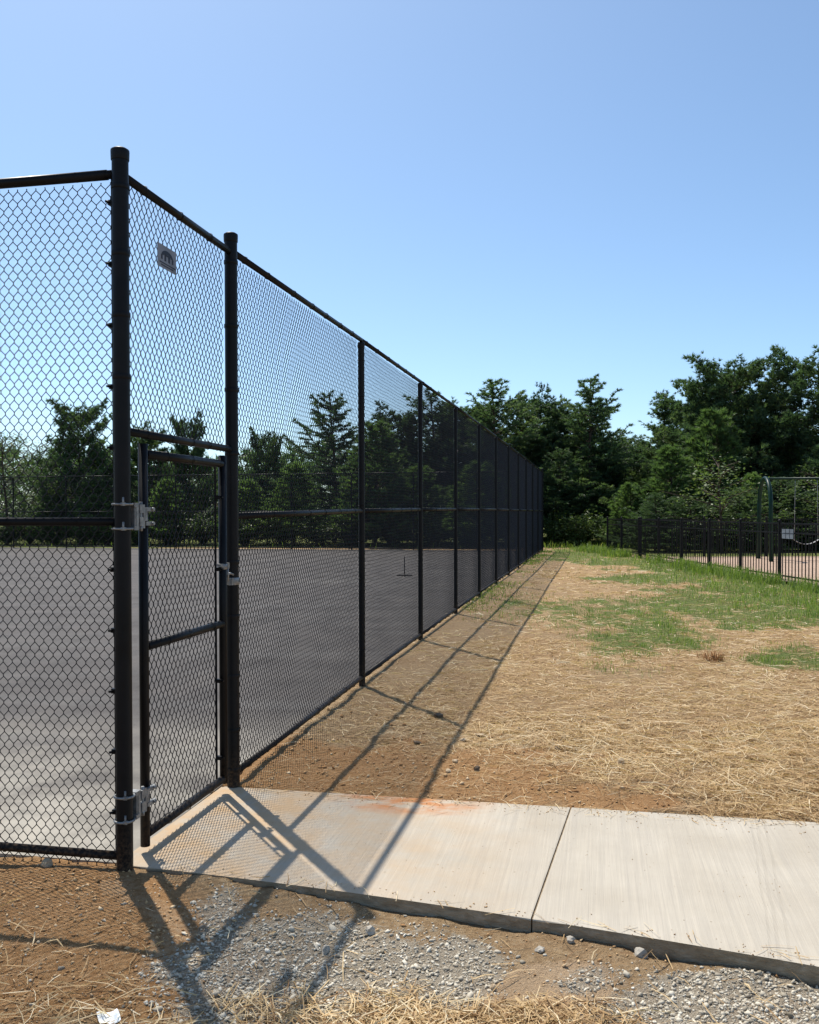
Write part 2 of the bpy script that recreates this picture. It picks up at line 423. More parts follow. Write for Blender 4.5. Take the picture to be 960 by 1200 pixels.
M['clod'] = m_stone('dark_clod', (.09, .065, .045), (.22, .16, .105))

# ------------------------------------------------------------------ ground
def grow(a, step, ratio, end):
    out = [a]
    while out[-1] < end: out.append(out[-1] + step); step *= ratio
    return out
ys = np.array([-60, -20, -6, -1, 0.6, 1.4] + list(np.arange(2.0, 6.4, .028)) + grow(6.43, .035, 1.035, 70)[0:] + [95, 140, 220, 400, 900])
xr = grow(4.53, .04, 1.06, 70) + [120, 250, 900]
xl = [-v + 1.6 for v in grow(4.53, .04, 1.06, 70)] + [-120, -250, -900]
xs = np.array(sorted(xl + list(np.arange(-2.9, 4.5, .03)) + xr))
GX, GY = np.meshgrid(xs, ys)
gx, gy = GX.ravel(), GY.ravel()
gz = ground_h(gx, gy)
gd, gs = DS(gx, gy)
in_slab = (gd > -0.05) & (gd < 6.4) & (gs > s_near(np.clip(gd, 0, 6.5)) + 0.012) & (gs < SLAB_FAR - .012)
gz = np.where(in_slab, -0.13, gz)
in_court = (gd < -0.075) & (gs > 0.075) & (gs < END_S + .3) & (gd > -33)
gz = np.where(in_court, rise(gy) - 0.08, gz)
PLAY_V, PLAY_D = -40.0, 8.15
def play(px): y = PLAY_D * F / (px - 480 - PLAY_V); return ((px - 480) / F * y, y)
pa, pb = play(960), play(749.0)
pd = np.array([pb[0] - pa[0], pb[1] - pa[1]]); PL = float(np.hypot(*pd)); pd = pd / PL      # playground side fence runs this way
pn = np.array([pd[1], -pd[0]])                                                            # into the playground
nx, ny = len(xs), len(ys)
idx = np.arange(nx * ny).reshape(ny, nx)
Fq = np.stack([idx[:-1, :-1].ravel(), idx[:-1, 1:].ravel(), idx[1:, 1:].ravel(), idx[1:, :-1].ravel()], 1)
gme = np_mesh('ground', np.stack([gx, gy, gz], 1), Fq, M['ground'], None, True)
for nm, a in zip(('straw', 'grass', 'gravel', 'red', 'sand'), masks(gx, gy)):
    at_ = gme.attributes.new(nm, 'FLOAT', 'POINT'); at_.data.foreach_set('value', a.astype(np.float32))
tag(link('ground', gme), kind='structure')

# asphalt court
mb = []
cs = [0.062] + list(np.linspace(.6, END_S + .25, 40)); cd = [-0.068, -1, -3, -8, -16, -24, -30.6]
CV = []; CF = []
for s in cs:
    for d in cd:
        x, y = W(d, s); CV.append((x, y, float(rise(y)) - 0.002))
nc = len(cd)
for i in range(len(cs) - 1):
    for j in range(nc - 1): CF.append((i * nc + j, (i + 1) * nc + j, (i + 1) * nc + j + 1, i * nc + j + 1))
bmx = MB(); bmx.add(CV, CF)
bord = [(i * nc) for i in range(len(cs))]
for a, b in zip(bord[:-1], bord[1:]):
    k = len(bmx.v); bmx.v += [(*CV[a][:2], CV[a][2] - .09), (*CV[b][:2], CV[b][2] - .09)]; bmx.f.append((a, k, k + 1, b)); bmx.sm.append(False)
for j in range(nc - 1):
    k = len(bmx.v); a, b = j, j + 1
    bmx.v += [(*CV[a][:2], CV[a][2] - .09), (*CV[b][:2], CV[b][2] - .09)]; bmx.f.append((a, b, k + 1, k)); bmx.sm.append(False)
tag(bmx.build('court', M['asphalt']), kind='structure')

# concrete walk: slabs with open joints
walk = link('sidewalk', None, None, None, (P0[0], P0[1], 0), (0, 0, RZ)); tag(walk, kind='structure')
def slab(d0, d1):
    bm = bmesh.new()
    sk = .08
    def jd(d0, s): return d0 if d0 < 0 else d0 + sk * (s - .6)
    def meet(d0):
        d = d0
        for _ in range(6): d = jd(d0, s_near(max(d, 0)))
        return d
    near = [(d, s_near(max(d, 0))) for d in np.linspace(meet(d0), meet(d1), 16)]
    pts = near + [(jd(d1, SLAB_FAR), SLAB_FAR), (jd(d0, SLAB_FAR), SLAB_FAR)]
    vs = [bm.verts.new((d, s, 0.004)) for d, s in pts]; f = bm.faces.new(vs)
    bm.normal_update()
    if f.normal.z < 0: f.normal_flip()
    top = list(f.edges)
    r = bmesh.ops.extrude_face_region(bm, geom=[f])
    newv = [e for e in r['geom'] if isinstance(e, bmesh.types.BMVert)]
    for v in newv: v.co.z -= 0.0
    for v in vs: v.co.z -= 0.125
    tops = [e for e in bm.edges if all(v in newv for v in e.verts)]
    bmesh.ops.bevel(bm, geom=tops, offset=.007, segments=2, affect='EDGES', profile=.6)
    bmesh.ops.recalc_face_normals(bm, faces=bm.faces)
    me = bpy.data.meshes.new('slab'); bm.to_mesh(me); bm.free()
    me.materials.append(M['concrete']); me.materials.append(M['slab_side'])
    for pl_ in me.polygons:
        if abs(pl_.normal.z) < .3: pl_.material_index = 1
    return link('slab', me, walk)
for d0, d1 in ((-0.064, 1.797), (1.8025, 3.66), (3.668, 5.2)): slab(d0, d1)
m = MB()
for dj in (1.79975, 3.664):
    for k in range(12):
        sn = s_near(dj - .05) + .02; a = sn + (SLAB_FAR - .004 - sn) * k / 12; b = sn + (SLAB_FAR - .004 - sn) * (k + 1) / 12
        q0 = dj + .08 * (a - .6) + (.02 if a < 0 else 0) * 0; q1 = dj + .08 * (b - .6)
        m.add([(q0 - .012, a, -.005), (q0 + .012, a, -.005), (q1 + .012, b, -.005), (q1 - .012, b, -.005)], [(0, 1, 2, 3)])
m.build('joint_filler', M['slab_side'], walk)

# ------------------------------------------------------------------ chain link
def chain(name, w_, h_, r=.0020, n=3, knuckle=True, dx=.0222, dz=.0312, z0=0.0):
    """woven wire fabric in the local y-z plane (y along the fence), from y=0..w_, z=z0..z0+h_"""
    nw = int(round(w_ / dx)); dx = w_ / nw
    nz = int(h_ / dz)
    ii = np.arange(nw)[:, None]; jj = np.arange(nz + 1)[None, :]
    side = (ii + jj) % 2
    yv = (ii + side) * dx + 0 * jj; zv = z0 + jj * dz + 0 * ii
    xv = np.where(side == 0, -.0016, .0016)
    zv = zv + rng.normal(0, .0010, zv.shape) + .0030 * np.sin(yv * 2.7 + zv * 1.9 + .4) + .0016 * np.sin(yv * 9 - zv * 6)
    xv = xv + .0035 * np.sin(yv * 3.1 + 1.0) * np.sin(zv * 2.3 + .5); yv = yv + .0016 * np.sin(zv * 7 + yv * 3)
    if knuckle:
        k = .0052; xw = np.where(side == 0, .0032, -.0032)
        P = np.stack([np.stack([xv, yv, zv - k], -1), np.stack([xv + xw, yv, zv + k], -1)], 2).reshape(nw, (nz + 1) * 2, 3)
    else:
        P = np.stack([xv, yv, zv], -1)
    m = P.shape[1]
    T = np.zeros_like(P); T[:, 1:-1] = P[:, 2:] - P[:, :-2]; T[:, 0] = P[:, 1] - P[:, 0]; T[:, -1] = P[:, -1] - P[:, -2]
    T /= np.linalg.norm(T, axis=-1, keepdims=True)
    A = np.array([1.0, 0, 0]); A1 = A - T * (T @ A)[..., None]; A1 /= np.linalg.norm(A1, axis=-1, keepdims=True); A2 = np.cross(T, A1)
    rings = np.stack([P + r * (A1 * math.cos(q) + A2 * math.sin(q)) for q in [2 * math.pi * k / n for k in range(n)]], 2)
    V = rings.reshape(-1, 3)
    I = np.arange(nw * m * n).reshape(nw, m, n)
    a = I[:, :-1, :]; b = I[:, 1:, :]
    Fc = np.stack([a, np.roll(a, -1, 2), np.roll(b, -1, 2), b], -1).reshape(-1, 4)
    return np_mesh(name, V, Fc, M['wire'], None, True)

RAIL_R, POST_R, LINE_R = .0185, .035, .028
TOP, MIDH, BOT = 2.955, 1.495, 0.065
FAB_X = -.030                                     # fabric hangs on the court side
def gz_at(d, s): return float(rise(W(d, s)[1]))
def post_mesh(r, h, capr, name='post', n=18):
    m = MB()
    m.lathe([(r, -.10), (r, h)], n=n); return m.mesh(name, M['black'])
def cap_mesh(r, n=18):
    m = MB(); m.lathe([(r + .002, -.040), (r + .0035, -.036), (r + .0045, -.004), (r + .0035, .004), (r * .8, .011), (r * .4, .015), (0.0005, .016)], n=n); return m.mesh('post_cap', M['cap'])
CAPM = cap_mesh(POST_R); LCAPM = cap_mesh(LINE_R, 12)
POSTM = post_mesh(POST_R, 3.05, 0); LPOSTM = post_mesh(LINE_R, 2.925, 0)
def rail(root, a, b, r=RAIL_R, name='rail'):
    m = MB(); m.tube([a, b], r, 12); return m.build(name, M['black'], root)
def ties(m, a, b, r, every=.42, x_off=FAB_X):
    """wire ties that hold the fabric on a rail: thin loops with a loose tail"""
    a = Vector(a); b = Vector(b); L = (b - a).length; t = (b - a) / L; k = .17
    while k < L - .1:
        p = a + t * k
        aa = Vector((1, 0, 0)); bb = t.cross(aa).normalized()
        ring = [p + (aa * math.cos(q) + bb * math.sin(q)) * (r + .003) for q in np.linspace(0, 2 * math.pi, 9)]
        ring.append(ring[-1] + Vector((-.02, 0, 0)) + bb * random.uniform(-.02, .02))
        m.tube(ring, .0022, 3, False, False); k += every * random.uniform(.8, 1.2)
def bands(root, side_vec, zs, r=POST_R, z0=0.0, s0=0.0):
    """tension bar with its bands and bolts beside a terminal post"""
    sx, sy = side_vec
    m = MB(); m.box((FAB_X + .0, s0 + sy * (r + .018), z0 + 1.52) if sx == 0 else (sx * (r + .018), s0 + .03, z0 + 1.52), (.006, .016, 2.9) if sx == 0 else (.016, .006, 2.9))
    m.build('tension_bar', M['black'], root)
    for z in zs:
        b = MB()
        b.lathe([(r + .003, z0 + z - .011), (r + .004, z0 + z - .009), (r + .004, z0 + z + .009), (r + .003, z0 + z + .011)], (0, s0), 14)
        c = (FAB_X * .5, s0 + sy * (r + .014), z0 + z) if sx == 0 else (sx * (r + .014), s0 + .015, z0 + z)
        b.box(c, (.03, .028, .020) if sx == 0 else (.028, .03, .020))
        e = Vector(c) + (Vector((.024, sy * .006, 0)) if sx == 0 else Vector((sx * .006, -.024, 0)))
        b.tube([Vector(c), e], .005, 6)
        b.build('tension_band', M['black'], root)

# ---- right run
fence = thing('court_fence', 'tall black chain-link fence running away along the right side of the asphalt court', 'fence', (P0[0], P0[1], 0), RZ)
def put(root, me, y, z, x=0.0, name=None):
    o = bpy.data.objects.new(name or me.name.split('.')[0], me); col.objects.link(o); o.parent = root; o.location = (x, y, z); return o
for s in (0, GATE_S):
    p = put(fence, POSTM, s, 0.0); put(p, CAPM, 0, 3.05)
line_s = [POST_S + BAY * k for k in range(NBAY)]
for s in line_s:
    p = put(fence, LPOSTM, s, gz_at(0, s)); put(p, LCAPM, 0, 2.925)
p = put(fence, POSTM, END_S, gz_at(0, END_S)); put(p, CAPM, 0, 3.05)
# header panel above the gate
rail(fence, (0, POST_R, TOP), (0, GATE_S - POST_R, TOP)); rail(fence, (0, POST_R, 1.872), (0, GATE_S - POST_R, 1.872))
hd = chain('mesh_panel', GATE_S - 2 * POST_R - .012, TOP - 1.85, .0022)
put(fence, hd, POST_R + .006, 1.862, FAB_X)
tm = MB()
ties(tm, (0, POST_R, TOP), (0, GATE_S - POST_R, TOP), RAIL_R); ties(tm, (0, POST_R, 1.872), (0, GATE_S - POST_R, 1.872), RAIL_R, .24)
s_list = [GATE_S] + line_s + [END_S]
BAYM = chain('mesh_panel', BAY - .004, TOP - .03, .0019); FIRSTM = chain('mesh_panel', s_list[1] - s_list[0] - POST_R - .006, TOP - .03, .0021)
for i in range(len(s_list) - 1):
    a, b = s_list[i], s_list[i + 1]; za, zb = gz_at(0, a), gz_at(0, b)
    for h in (TOP, MIDH, BOT):
        g0 = POST_R - .004 if i == 0 else (0 if h == TOP else LINE_R - .004)
        g1 = (0 if h == TOP and i < len(s_list) - 2 else LINE_R - .004)
        A, B = (0, a + g0, za + h), (0, b - g1, zb + h)
        rail(fence, A, B)
        if i < 4: ties(tm, A, B, RAIL_R)
    o = put(fence, FIRSTM if i == 0 else BAYM, a + (POST_R + .003 if i == 0 else .002), za + .035, FAB_X)
    o.rotation_euler = (math.atan2(zb - za, b - a), 0, 0)
    if i < 5:
        for k in range(9):
            z = zb + .3 + k * .31
            ring = [(math.cos(q) * (LINE_R + .003), b + math.sin(q) * (LINE_R + .003), z) for q in np.linspace(0, 2 * math.pi, 9)]
            tm.tube(ring, .0022, 3, False, False)
t = tm.build('tie_wire', M['black'], fence); t['kind'] = 'stuff'
bands(fence, (0, 1), [2.90, 2.62, 2.36, 2.10], POST_R)
bands(fence, (0, 1), [2.9, 2.55, 2.2, 1.85, 1.25, .95, .62, .32, .10], POST_R, 0, GATE_S)

# ---- left run, square to it at the corner post (local y of this root runs away to the left)
lroot = thing('court_fence', 'tall black chain-link fence section left of the corner post with a solid middle rail', 'fence', (P0[0], P0[1], 0), RZ + math.pi / 2)
LB = 3.05
LBM = chain('mesh_panel', LB - .004, TOP + .035, .0023)
tm = MB()
for k in range(3):
    a, b = k * LB, (k + 1) * LB
    p = put(lroot, LPOSTM, b, 0); put(p, LCAPM, 0, 2.925)
    for h in (TOP, MIDH - .01, BOT - .01):
        g0 = POST_R - .004 if k == 0 else (0 if h == TOP else LINE_R - .004); g1 = 0 if h == TOP and k < 2 else LINE_R - .004
        A, B = (0, a + g0, h), (0, b - g1, h)
        rail(lroot, A, B, RAIL_R)
        if k == 0: ties(tm, A, B, RAIL_R, x_off=-FAB_X)
    if k == 0:
        m = MB(); m.tube([(0, .06, TOP), (0, 1.2, TOP)], RAIL_R + .003, 12); m.build('rail_sleeve', M['black'], lroot)
    put(lroot, LBM, a + (POST_R + .004 if k == 0 else .002), -.035, -FAB_X if False else .030)
t = tm.build('tie_wire', M['black'], lroot); t['kind'] = 'stuff'
m = MB(); m.box((.030, POST_R + .016, 1.5), (.006, .016, 2.92)); m.build('tension_bar', M['black'], lroot)
for z in (2.84, 2.58, 2.32, 2.06, 1.80, 1.28, 1.02, .76, .50, .24, .06):
    b = MB(); c = Vector((.016, POST_R + .012, z))
    b.box(c, (.03, .026, .02)); b.tube([c + Vector((-.005, .0, 0)), c + Vector((-.030, .014, 0))], .0055, 6)
    b.build('tension_band', M['black'], lroot)

# ---- far end run
fx, fy = W(0, END_S)
froot = thing('court_fence', 'black chain-link fence across the far end of the court in front of the trees', 'fence', (fx, fy, float(rise(fy))), RZ + math.pi / 2)
FB = 2.44
FBM = chain('mesh_panel', FB - .004, TOP - .03, .0021, 3, False)
FRAIL = {}
for k in range(12):
    b = (k + 1) * FB
    p = put(froot, LPOSTM, b, 0); put(p, LCAPM, 0, 2.925)
    for h in (TOP, MIDH, BOT):
        g = POST_R - .004 if k == 0 else LINE_R - .004
        rail(froot, (0, k * FB + g, h), (0, b - LINE_R + .004, h))
    put(froot, FBM, k * FB + .002, .035, -.03)

# ------------------------------------------------------------------ gate leaf with hinges and latch
gate = thing('gate', 'narrow black chain-link gate closed between two posts on silver hinges', 'gate', (P0[0], P0[1], 0), RZ)
G0, G1, GT, GB, GM = .182, GATE_S - .135, 1.785, .085, .925
GR = .0215
for s in (G0, G1):
    m = MB(); m.tube([(0, s, .035 if s == G0 else .06), (0, s, GT + .045)], GR, 14); m.build('stile', M['black'], gate)
for h in (GT, GM, GB):
    m = MB(); m.tube([(0, G0 + GR - .002, h), (0, G1 - GR + .002, h)], GR - .001, 12); m.build('rail', M['black'], gate)
gm = chain('mesh_panel', G1 - G0 - 2 * GR - .012, GT - GB + .03, .0022)
put(gate, gm, G0 + GR + .006, GB - .012, -.026)
m = MB(); m.box((-.026, G1 - GR - .013, (GT + GB) / 2), (.006, .016, GT - GB)); m.build('tension_bar', M['black'], gate)
for z in (GB + .12, .62, 1.22, GT - .18):
    m = MB(); m.box((-.012, G1 - GR - .008, z), (.03, .024, .02)); m.tube([(0, G1 - GR - .008, z), (.016, G1 - GR - .010, z)], .005, 6); m.build('tension_band', M['black'], gate)
tm = MB()
for h in (GT, GM, GB): ties(tm, (0, G0 + .05, h), (0, G1 - .05, h), GR, .24)
t = tm.build('tie_wire', M['black'], gate); t['kind'] = 'stuff'
def hinge(z):
    h = MB(); r = POST_R
    # post plate, interlocking knuckles, stile clamp
    h.box((.014, .064, z), (.036, .038, .112))
    h.box((.032, .066, z), (.006, .020, .085))
    h.box((.030, .099, z + .033), (.016, .030, .036)); h.box((.030, .099, z - .022), (.016, .030, .040))
    h.box((.026, .122, z), (.020, .016, .104)); h.box((.036, .120, z + .008), (.006, .008, .03))
    h.box((.026, .144, z + .010), (.014, .030, .060))
    for q in (-.032, .032):
        h.box((.026, .186, z + q), (.012, .074, .017)); h.tube([(.030, .206, z + q), (.042, .206, z + q)], .008, 6)
    for q in (-1, 1):
        h.box((.016, .052, z + q * .05), (.042, .036, .018))
        h.tube([(.030, .104, z + q * .040), (.030, .104, z + q * .064)], .008, 8)
    h.tube([(.030, .104, z - .060), (.030, .104, z + .060)], .006, 8)
    o = h.build('hinge', M['galv'], gate)
    for q in (-.052, .052):
        b = MB()
        ring = [(math.cos(a) * (r + .006), math.sin(a) * (r + .006), z + q) for a in np.linspace(R(75), R(-255), 25)]
        b.tube(ring, .0052, 6)
        b.tube([(r * .55, -r * .72 - .004, z + q - .004), (r * .55, -r * .72 - .004, z + q + .030)], .0045, 6)
        b.box((r * .60, -r * .76 - .004, z + q), (.016, .016, .013))
        b.build('band', M['galv'], o)
hinge(1.507); hinge(.262)
m = MB()
m.lathe([(GR + .002, 1.218), (GR + .004, 1.220), (GR + .004, 1.246), (GR + .002, 1.248)], (0, G1), 14)
m.box((.0, G1 - GR - .016, 1.242), (.024, .04, .014)); m.box((.012, G1 + GR + .012, 1.236), (.018, .022, .030))
m.tube([(.014, G1 + GR + .010, 1.236), (.016, G1 + GR + .012, 1.19), (.016, G1 + GR + .012, 1.150)], .0065, 8)
m.tube([(.016, G1 + GR + .012, 1.190), (.022, G1 + GR + .030, 1.193), (.026, G1 + GR + .062, 1.184)], .006, 8)
m.build('latch_fork', M['galv'], gate)
m = MB()
m.lathe([(POST_R + .002, 1.125), (POST_R + .004, 1.127), (POST_R + .004, 1.163), (POST_R + .002, 1.165)], (0, GATE_S), 18)
m.box((.012, GATE_S - POST_R - .010, 1.145), (.020, .030, .038)); m.box((.0, GATE_S + POST_R + .018, 1.145), (.024, .034, .026))
m.build('latch_band', M['galv'], fence)

# ------------------------------------------------------------------ sign wired to the mesh above the gate
sx_, sy_ = W(-.020, .47)
sign = thing('sign', 'small white metal sign with a dark emblem wired to the mesh above the gate', 'sign', (sx_, sy_, 2.725), RZ)
m = MB(); m.box((0, 0, 0), (.003, .190, .108)); m.build('plate', M['sign_white'], sign)
m = MB()
def dark(y, z, wy, wz): m.box((.0022, y, z), (.0014, wy, wz))
arc = [(.0024, math.cos(a) * .060, .004 + math.sin(a) * .030) for a in np.linspace(R(8), R(172), 15)]
for a, b in zip(arc[:-1], arc[1:]):
    V = [a, b, (a[0], b[1] * .62, .004 + (b[2] - .004) * .45), (a[0], a[1] * .62, .004 + (a[2] - .004) * .45)]
    m.add(V, [(0, 1, 2, 3)])
dark(-.056, -.004, .014, .022); dark(.056, -.004, .014, .022); dark(-.020, -.002, .016, .030); dark(.020, -.002, .016, .030); dark(0, .012, .050, .008)
m.build('emblem', M['sign_ink'], sign)
m = MB()
for z, y0, y1 in ((-.030, -.078, .078), (-.041, -.062, .062)):
    y = y0
    while y < y1:
        wy = random.uniform(.006, .013); m.box((.0022, y + wy / 2, z), (.0014, wy, .0055)); y += wy + .004
m.build('lettering', M['sign_ink'], sign)

# ------------------------------------------------------------------ playground: mulch bed, two picket fences, swing set
def pl(a, b): return (pa[0] + pd[0] * a + pn[0] * b, pa[1] + pd[1] * a + pn[1] * b)
BACK = 11.5
m = MB(); V = []
for a in np.linspace(-9, PL - .05, 14):
    for b in (.06, BACK): x, y = pl(a, b); V.append((x, y, float(rise(y)) + .045))
m.add(V, [(2 * i, 2 * i + 1, 2 * i + 3, 2 * i + 2) for i in range(13)])
tag(m.build('mulch_bed', M['mulch']), kind='structure')
PKM = MB().box((0, 0, .63), (.016, .016, 1.12)).mesh('picket', M['fence_paint'])
PPM = MB()
PPM.box((0, 0, .60), (.055, .055, 1.30)); PPM.box((0, 0, 1.258), (.066, .066, .016)); PPM = PPM.mesh('post', M['fence_paint'])
PTM = MB().lathe([(.030, 0), (.024, .012), (.008, .024), (.0005, .028)], n=8).mesh('post_finial', M['fence_paint'])
def picket_fence(root_xy, direction, posts, label, gap=.142):
    z0 = float(rise(root_xy[1]))
    root = thing('picket_fence', label, 'fence', (root_xy[0], root_xy[1], z0), math.atan2(direction[1], direction[0]))
    prev = None
    for q in posts:
        o = bpy.data.objects.new('post', PPM); col.objects.link(o); o.parent = root; o.location = (q, 0, 0)
        f = bpy.data.objects.new('post_finial', PTM); col.objects.link(f); f.parent = o; f.location = (0, 0, 1.266)
        if prev is not None:
            for h in (.16, 1.02, 1.205):
                MB().box(((q + prev) / 2, 0, h), (q - prev - .055, .026, .030)).build('rail', M['fence_paint'], root)
            npk = max(2, int(round((q - prev) / gap)))
            for k in range(1, npk):
                o = bpy.data.objects.new('picket', PKM); col.objects.link(o); o.parent = root; o.location = (prev + (q - prev) * k / npk, 0, 0)
        prev = q
    return root
post_px = [712, 728.5, 749, 772.3, 798.8, 831.7, 868, 913.8]
pq = sorted([float(np.dot(np.array(play(x)) - np.array(pa), pd)) for x in post_px])
pq = [pq[0] - 3.94, pq[0] - 1.97] + pq
picket_fence(pa, pd, pq, 'black metal picket fence along the grass edge in front of the playground')
cx_, cy_ = play(749)
picket_fence((cx_, cy_), pn, [.06 + 1.97 * k for k in range(6)], 'black metal picket fence along the back of the playground below the pines')
# swing set: arched ends (one in frame) and a top beam
A0, A1 = (10.05, 25.6), (10.35, 27.3)
zs0 = float(rise(26))
acx, acy = (A0[0] + A1[0]) / 2, (A0[1] + A1[1]) / 2
adir = Vector((A1[0] - A0[0], A1[1] - A0[1], 0)); half = adir.length / 2; adir.normalize()
bdir = Vector((adir.y, -adir.x, 0))
swing = thing('swing_set', 'green metal swing frame with arched ends behind the picket fence', 'swing set', (acx, acy, zs0))
def arch(o):
    r = half * .93; top = 2.40
    pts = [o - adir * half + Vector((0, 0, -.05)), o - adir * r + Vector((0, 0, top - r))]
    pts += [o - adir * math.cos(a) * r + Vector((0, 0, top - r + math.sin(a) * r)) for a in np.linspace(R(8), R(172), 17)]
    pts += [o + adir * r + Vector((0, 0, top - r)), o + adir * half + Vector((0, 0, -.05))]
    m = MB(); m.tube(pts, .058, 12); m.build('arch', M['green_metal'], swing)
arch(Vector((0, 0, 0))); arch(bdir * 5.2)
m = MB(); m.tube([Vector((0, 0, 2.38)), bdir * 5.2 + Vector((0, 0, 2.38))], .032, 12); m.build('beam', M['green_metal'], swing)
m = MB(); m.tube([-adir * half * .93 + Vector((0, 0, 1.1)), adir * half * .93 + Vector((0, 0, 1.1))], .03, 8)
def belt_swing(t0, label):
    o = thing('swing', label, 'swing', (acx + bdir.x * t0, acy + bdir.y * t0, zs0))
    for e in (-.30, .30):
        m = MB(); m.tube([bdir * e + Vector((0, 0, 2.34)), bdir * e * 1.06 + Vector((0, 0, .62))], .006, 5); m.build('chain', M['chain'], o)
    m = MB(); V = []
    for k in range(13):
        u = -1 + k / 6
        for ww in (-.07, .07):
            for dz in (0, .014):
                q = bdir * (u * .33) + adir * ww; V.append((q.x, q.y, .50 + .13 * u * u + dz))
    Fc = []
    for k in range(12):
        a = k * 4; b = a + 4
        Fc += [(a, b, b + 2, a + 2), (a + 1, a + 3, b + 3, b + 1), (a, a + 1, b + 1, b), (a + 2, b + 2, b + 3, a + 3)]
    m.add(V, Fc, True); m.build('seat', M['pale_plastic'], o)
belt_swing(1.12, 'pale belt swing hanging low from the green beam behind the fence')
# small notice on the front fence
nx_, ny_ = play(925)
nq = thing('notice_plate', 'small pale square notice plate fixed to the playground picket fence', 'sign', (nx_ - pn[0] * .03, ny_ - pn[1] * .03, float(rise(ny_)) + .98), math.atan2(pd[1], pd[0]))
m = MB(); m.box((0, 0, .02), (.50, .004, .19)); m.build('plate', M['sign_white'], nq)
m = MB()
for q in (-.085, .085): m.box((q, .003, .02), (.014, .003, .18))
m.box((0, .0035, .03), (.47, .003, .012)); m.build('dividing_lines', M['sign_ink'], nq)

# small stand out on the court
ax, ay = at(474, 675)
st = thing('net_stand', 'small dark post on a flat cross base standing alone on the court', 'post', (ax, ay, float(rise(ay))))
m = MB(); m.box((0, 0, .015), (.36, .035, .022)); m.box((0, 0, .0155), (.035, .32, .02)); m.build('base', M['black'], st)
m = MB(); m.tube([(0, 0, .028), (0, 0, .44)], .011, 10); m.build('upright', M['black'], st)

# ------------------------------------------------------------------ trees
class Crown:
    def __init__(s): s.c = []; s.d = []; s.n = []; s.len = []; s.t = []; s.cone = []
    def tuft(s, c, d, L, tint, cone=1.0): s.c.append(c); s.d.append(d); s.len.append(L); s.t.append(tint); s.cone.append(cone)
    def needles(s, k, width):
        c = np.array(s.c); d = np.array(s.d); d /= np.linalg.norm(d, axis=1, keepdims=True) + 1e-9
        L = np.array(s.len); t = np.array(s.t); co = np.array(s.cone); n = len(c)
        v = rng.normal(0, 1, (n, k, 3)); v /= np.linalg.norm(v, axis=2, keepdims=True)
        v = v * co[:, None, None] + d[:, None, :]; v /= np.linalg.norm(v, axis=2, keepdims=True) + 1e-9
        ll = L[:, None, None] * rng.uniform(.7, 1.15, (n, k, 1))
        pr = np.cross(v, rng.normal(0, 1, (n, k, 3))); pr /= np.linalg.norm(pr, axis=2, keepdims=True) + 1e-9
        base = c[:, None, :] + v * ll * .05
        V = np.stack([base - pr * width, base + pr * width, base + v * ll], 2).reshape(-1, 3)
        T = np.repeat(np.clip(t[:, None] + rng.normal(0, .07, (n, k)), 0, 1).ravel(), 3)
        return V, np.arange(len(V)).reshape(-1, 3), T
    def leaves(s, k, size):
        c = np.array(s.c); d = np.array(s.d); L = np.array(s.len); t = np.array(s.t); n = len(c)
        p = c[:, None, :] + rng.normal(0, 1, (n, k, 3)) * L[:, None, None] * .5
        a = rng.normal(0, 1, (n, k, 3)); a[..., 2] *= .45; a /= np.linalg.norm(a, axis=2, keepdims=True)
        b = np.cross(a, rng.normal(0, 1, (n, k, 3)) * .6 + np.array([0, 0, 1.0])); b /= np.linalg.norm(b, axis=2, keepdims=True) + 1e-9
        sz = size * rng.uniform(.7, 1.3, (n, k, 1))
        V = np.stack([p - a * sz, p + b * sz * .45, p + a * sz, p - b * sz * .45], 2).reshape(-1, 3)
        T = np.repeat(np.clip(t[:, None] + rng.normal(0, .13, (n, k)), 0, 1).ravel(), 4)
        return V, np.arange(len(V)).reshape(-1, 4), T
def nrm(v): v = np.array(v, float); return v / (np.linalg.norm(v) + 1e-9)

def trunk_line(h, rnd, sway=.02):
    ph = rnd.uniform(0, 6.28)
    return [np.array((math.sin(ph + t * 4) * sway * h * t, math.cos(ph + t * 3.1) * sway * h * t, h * t)) for t in np.linspace(0, 1, 9)]
def tpoint(line, t):
    q = t * 8; i = min(int(q), 7); return line[i] + (line[i + 1] - line[i]) * (q - i)

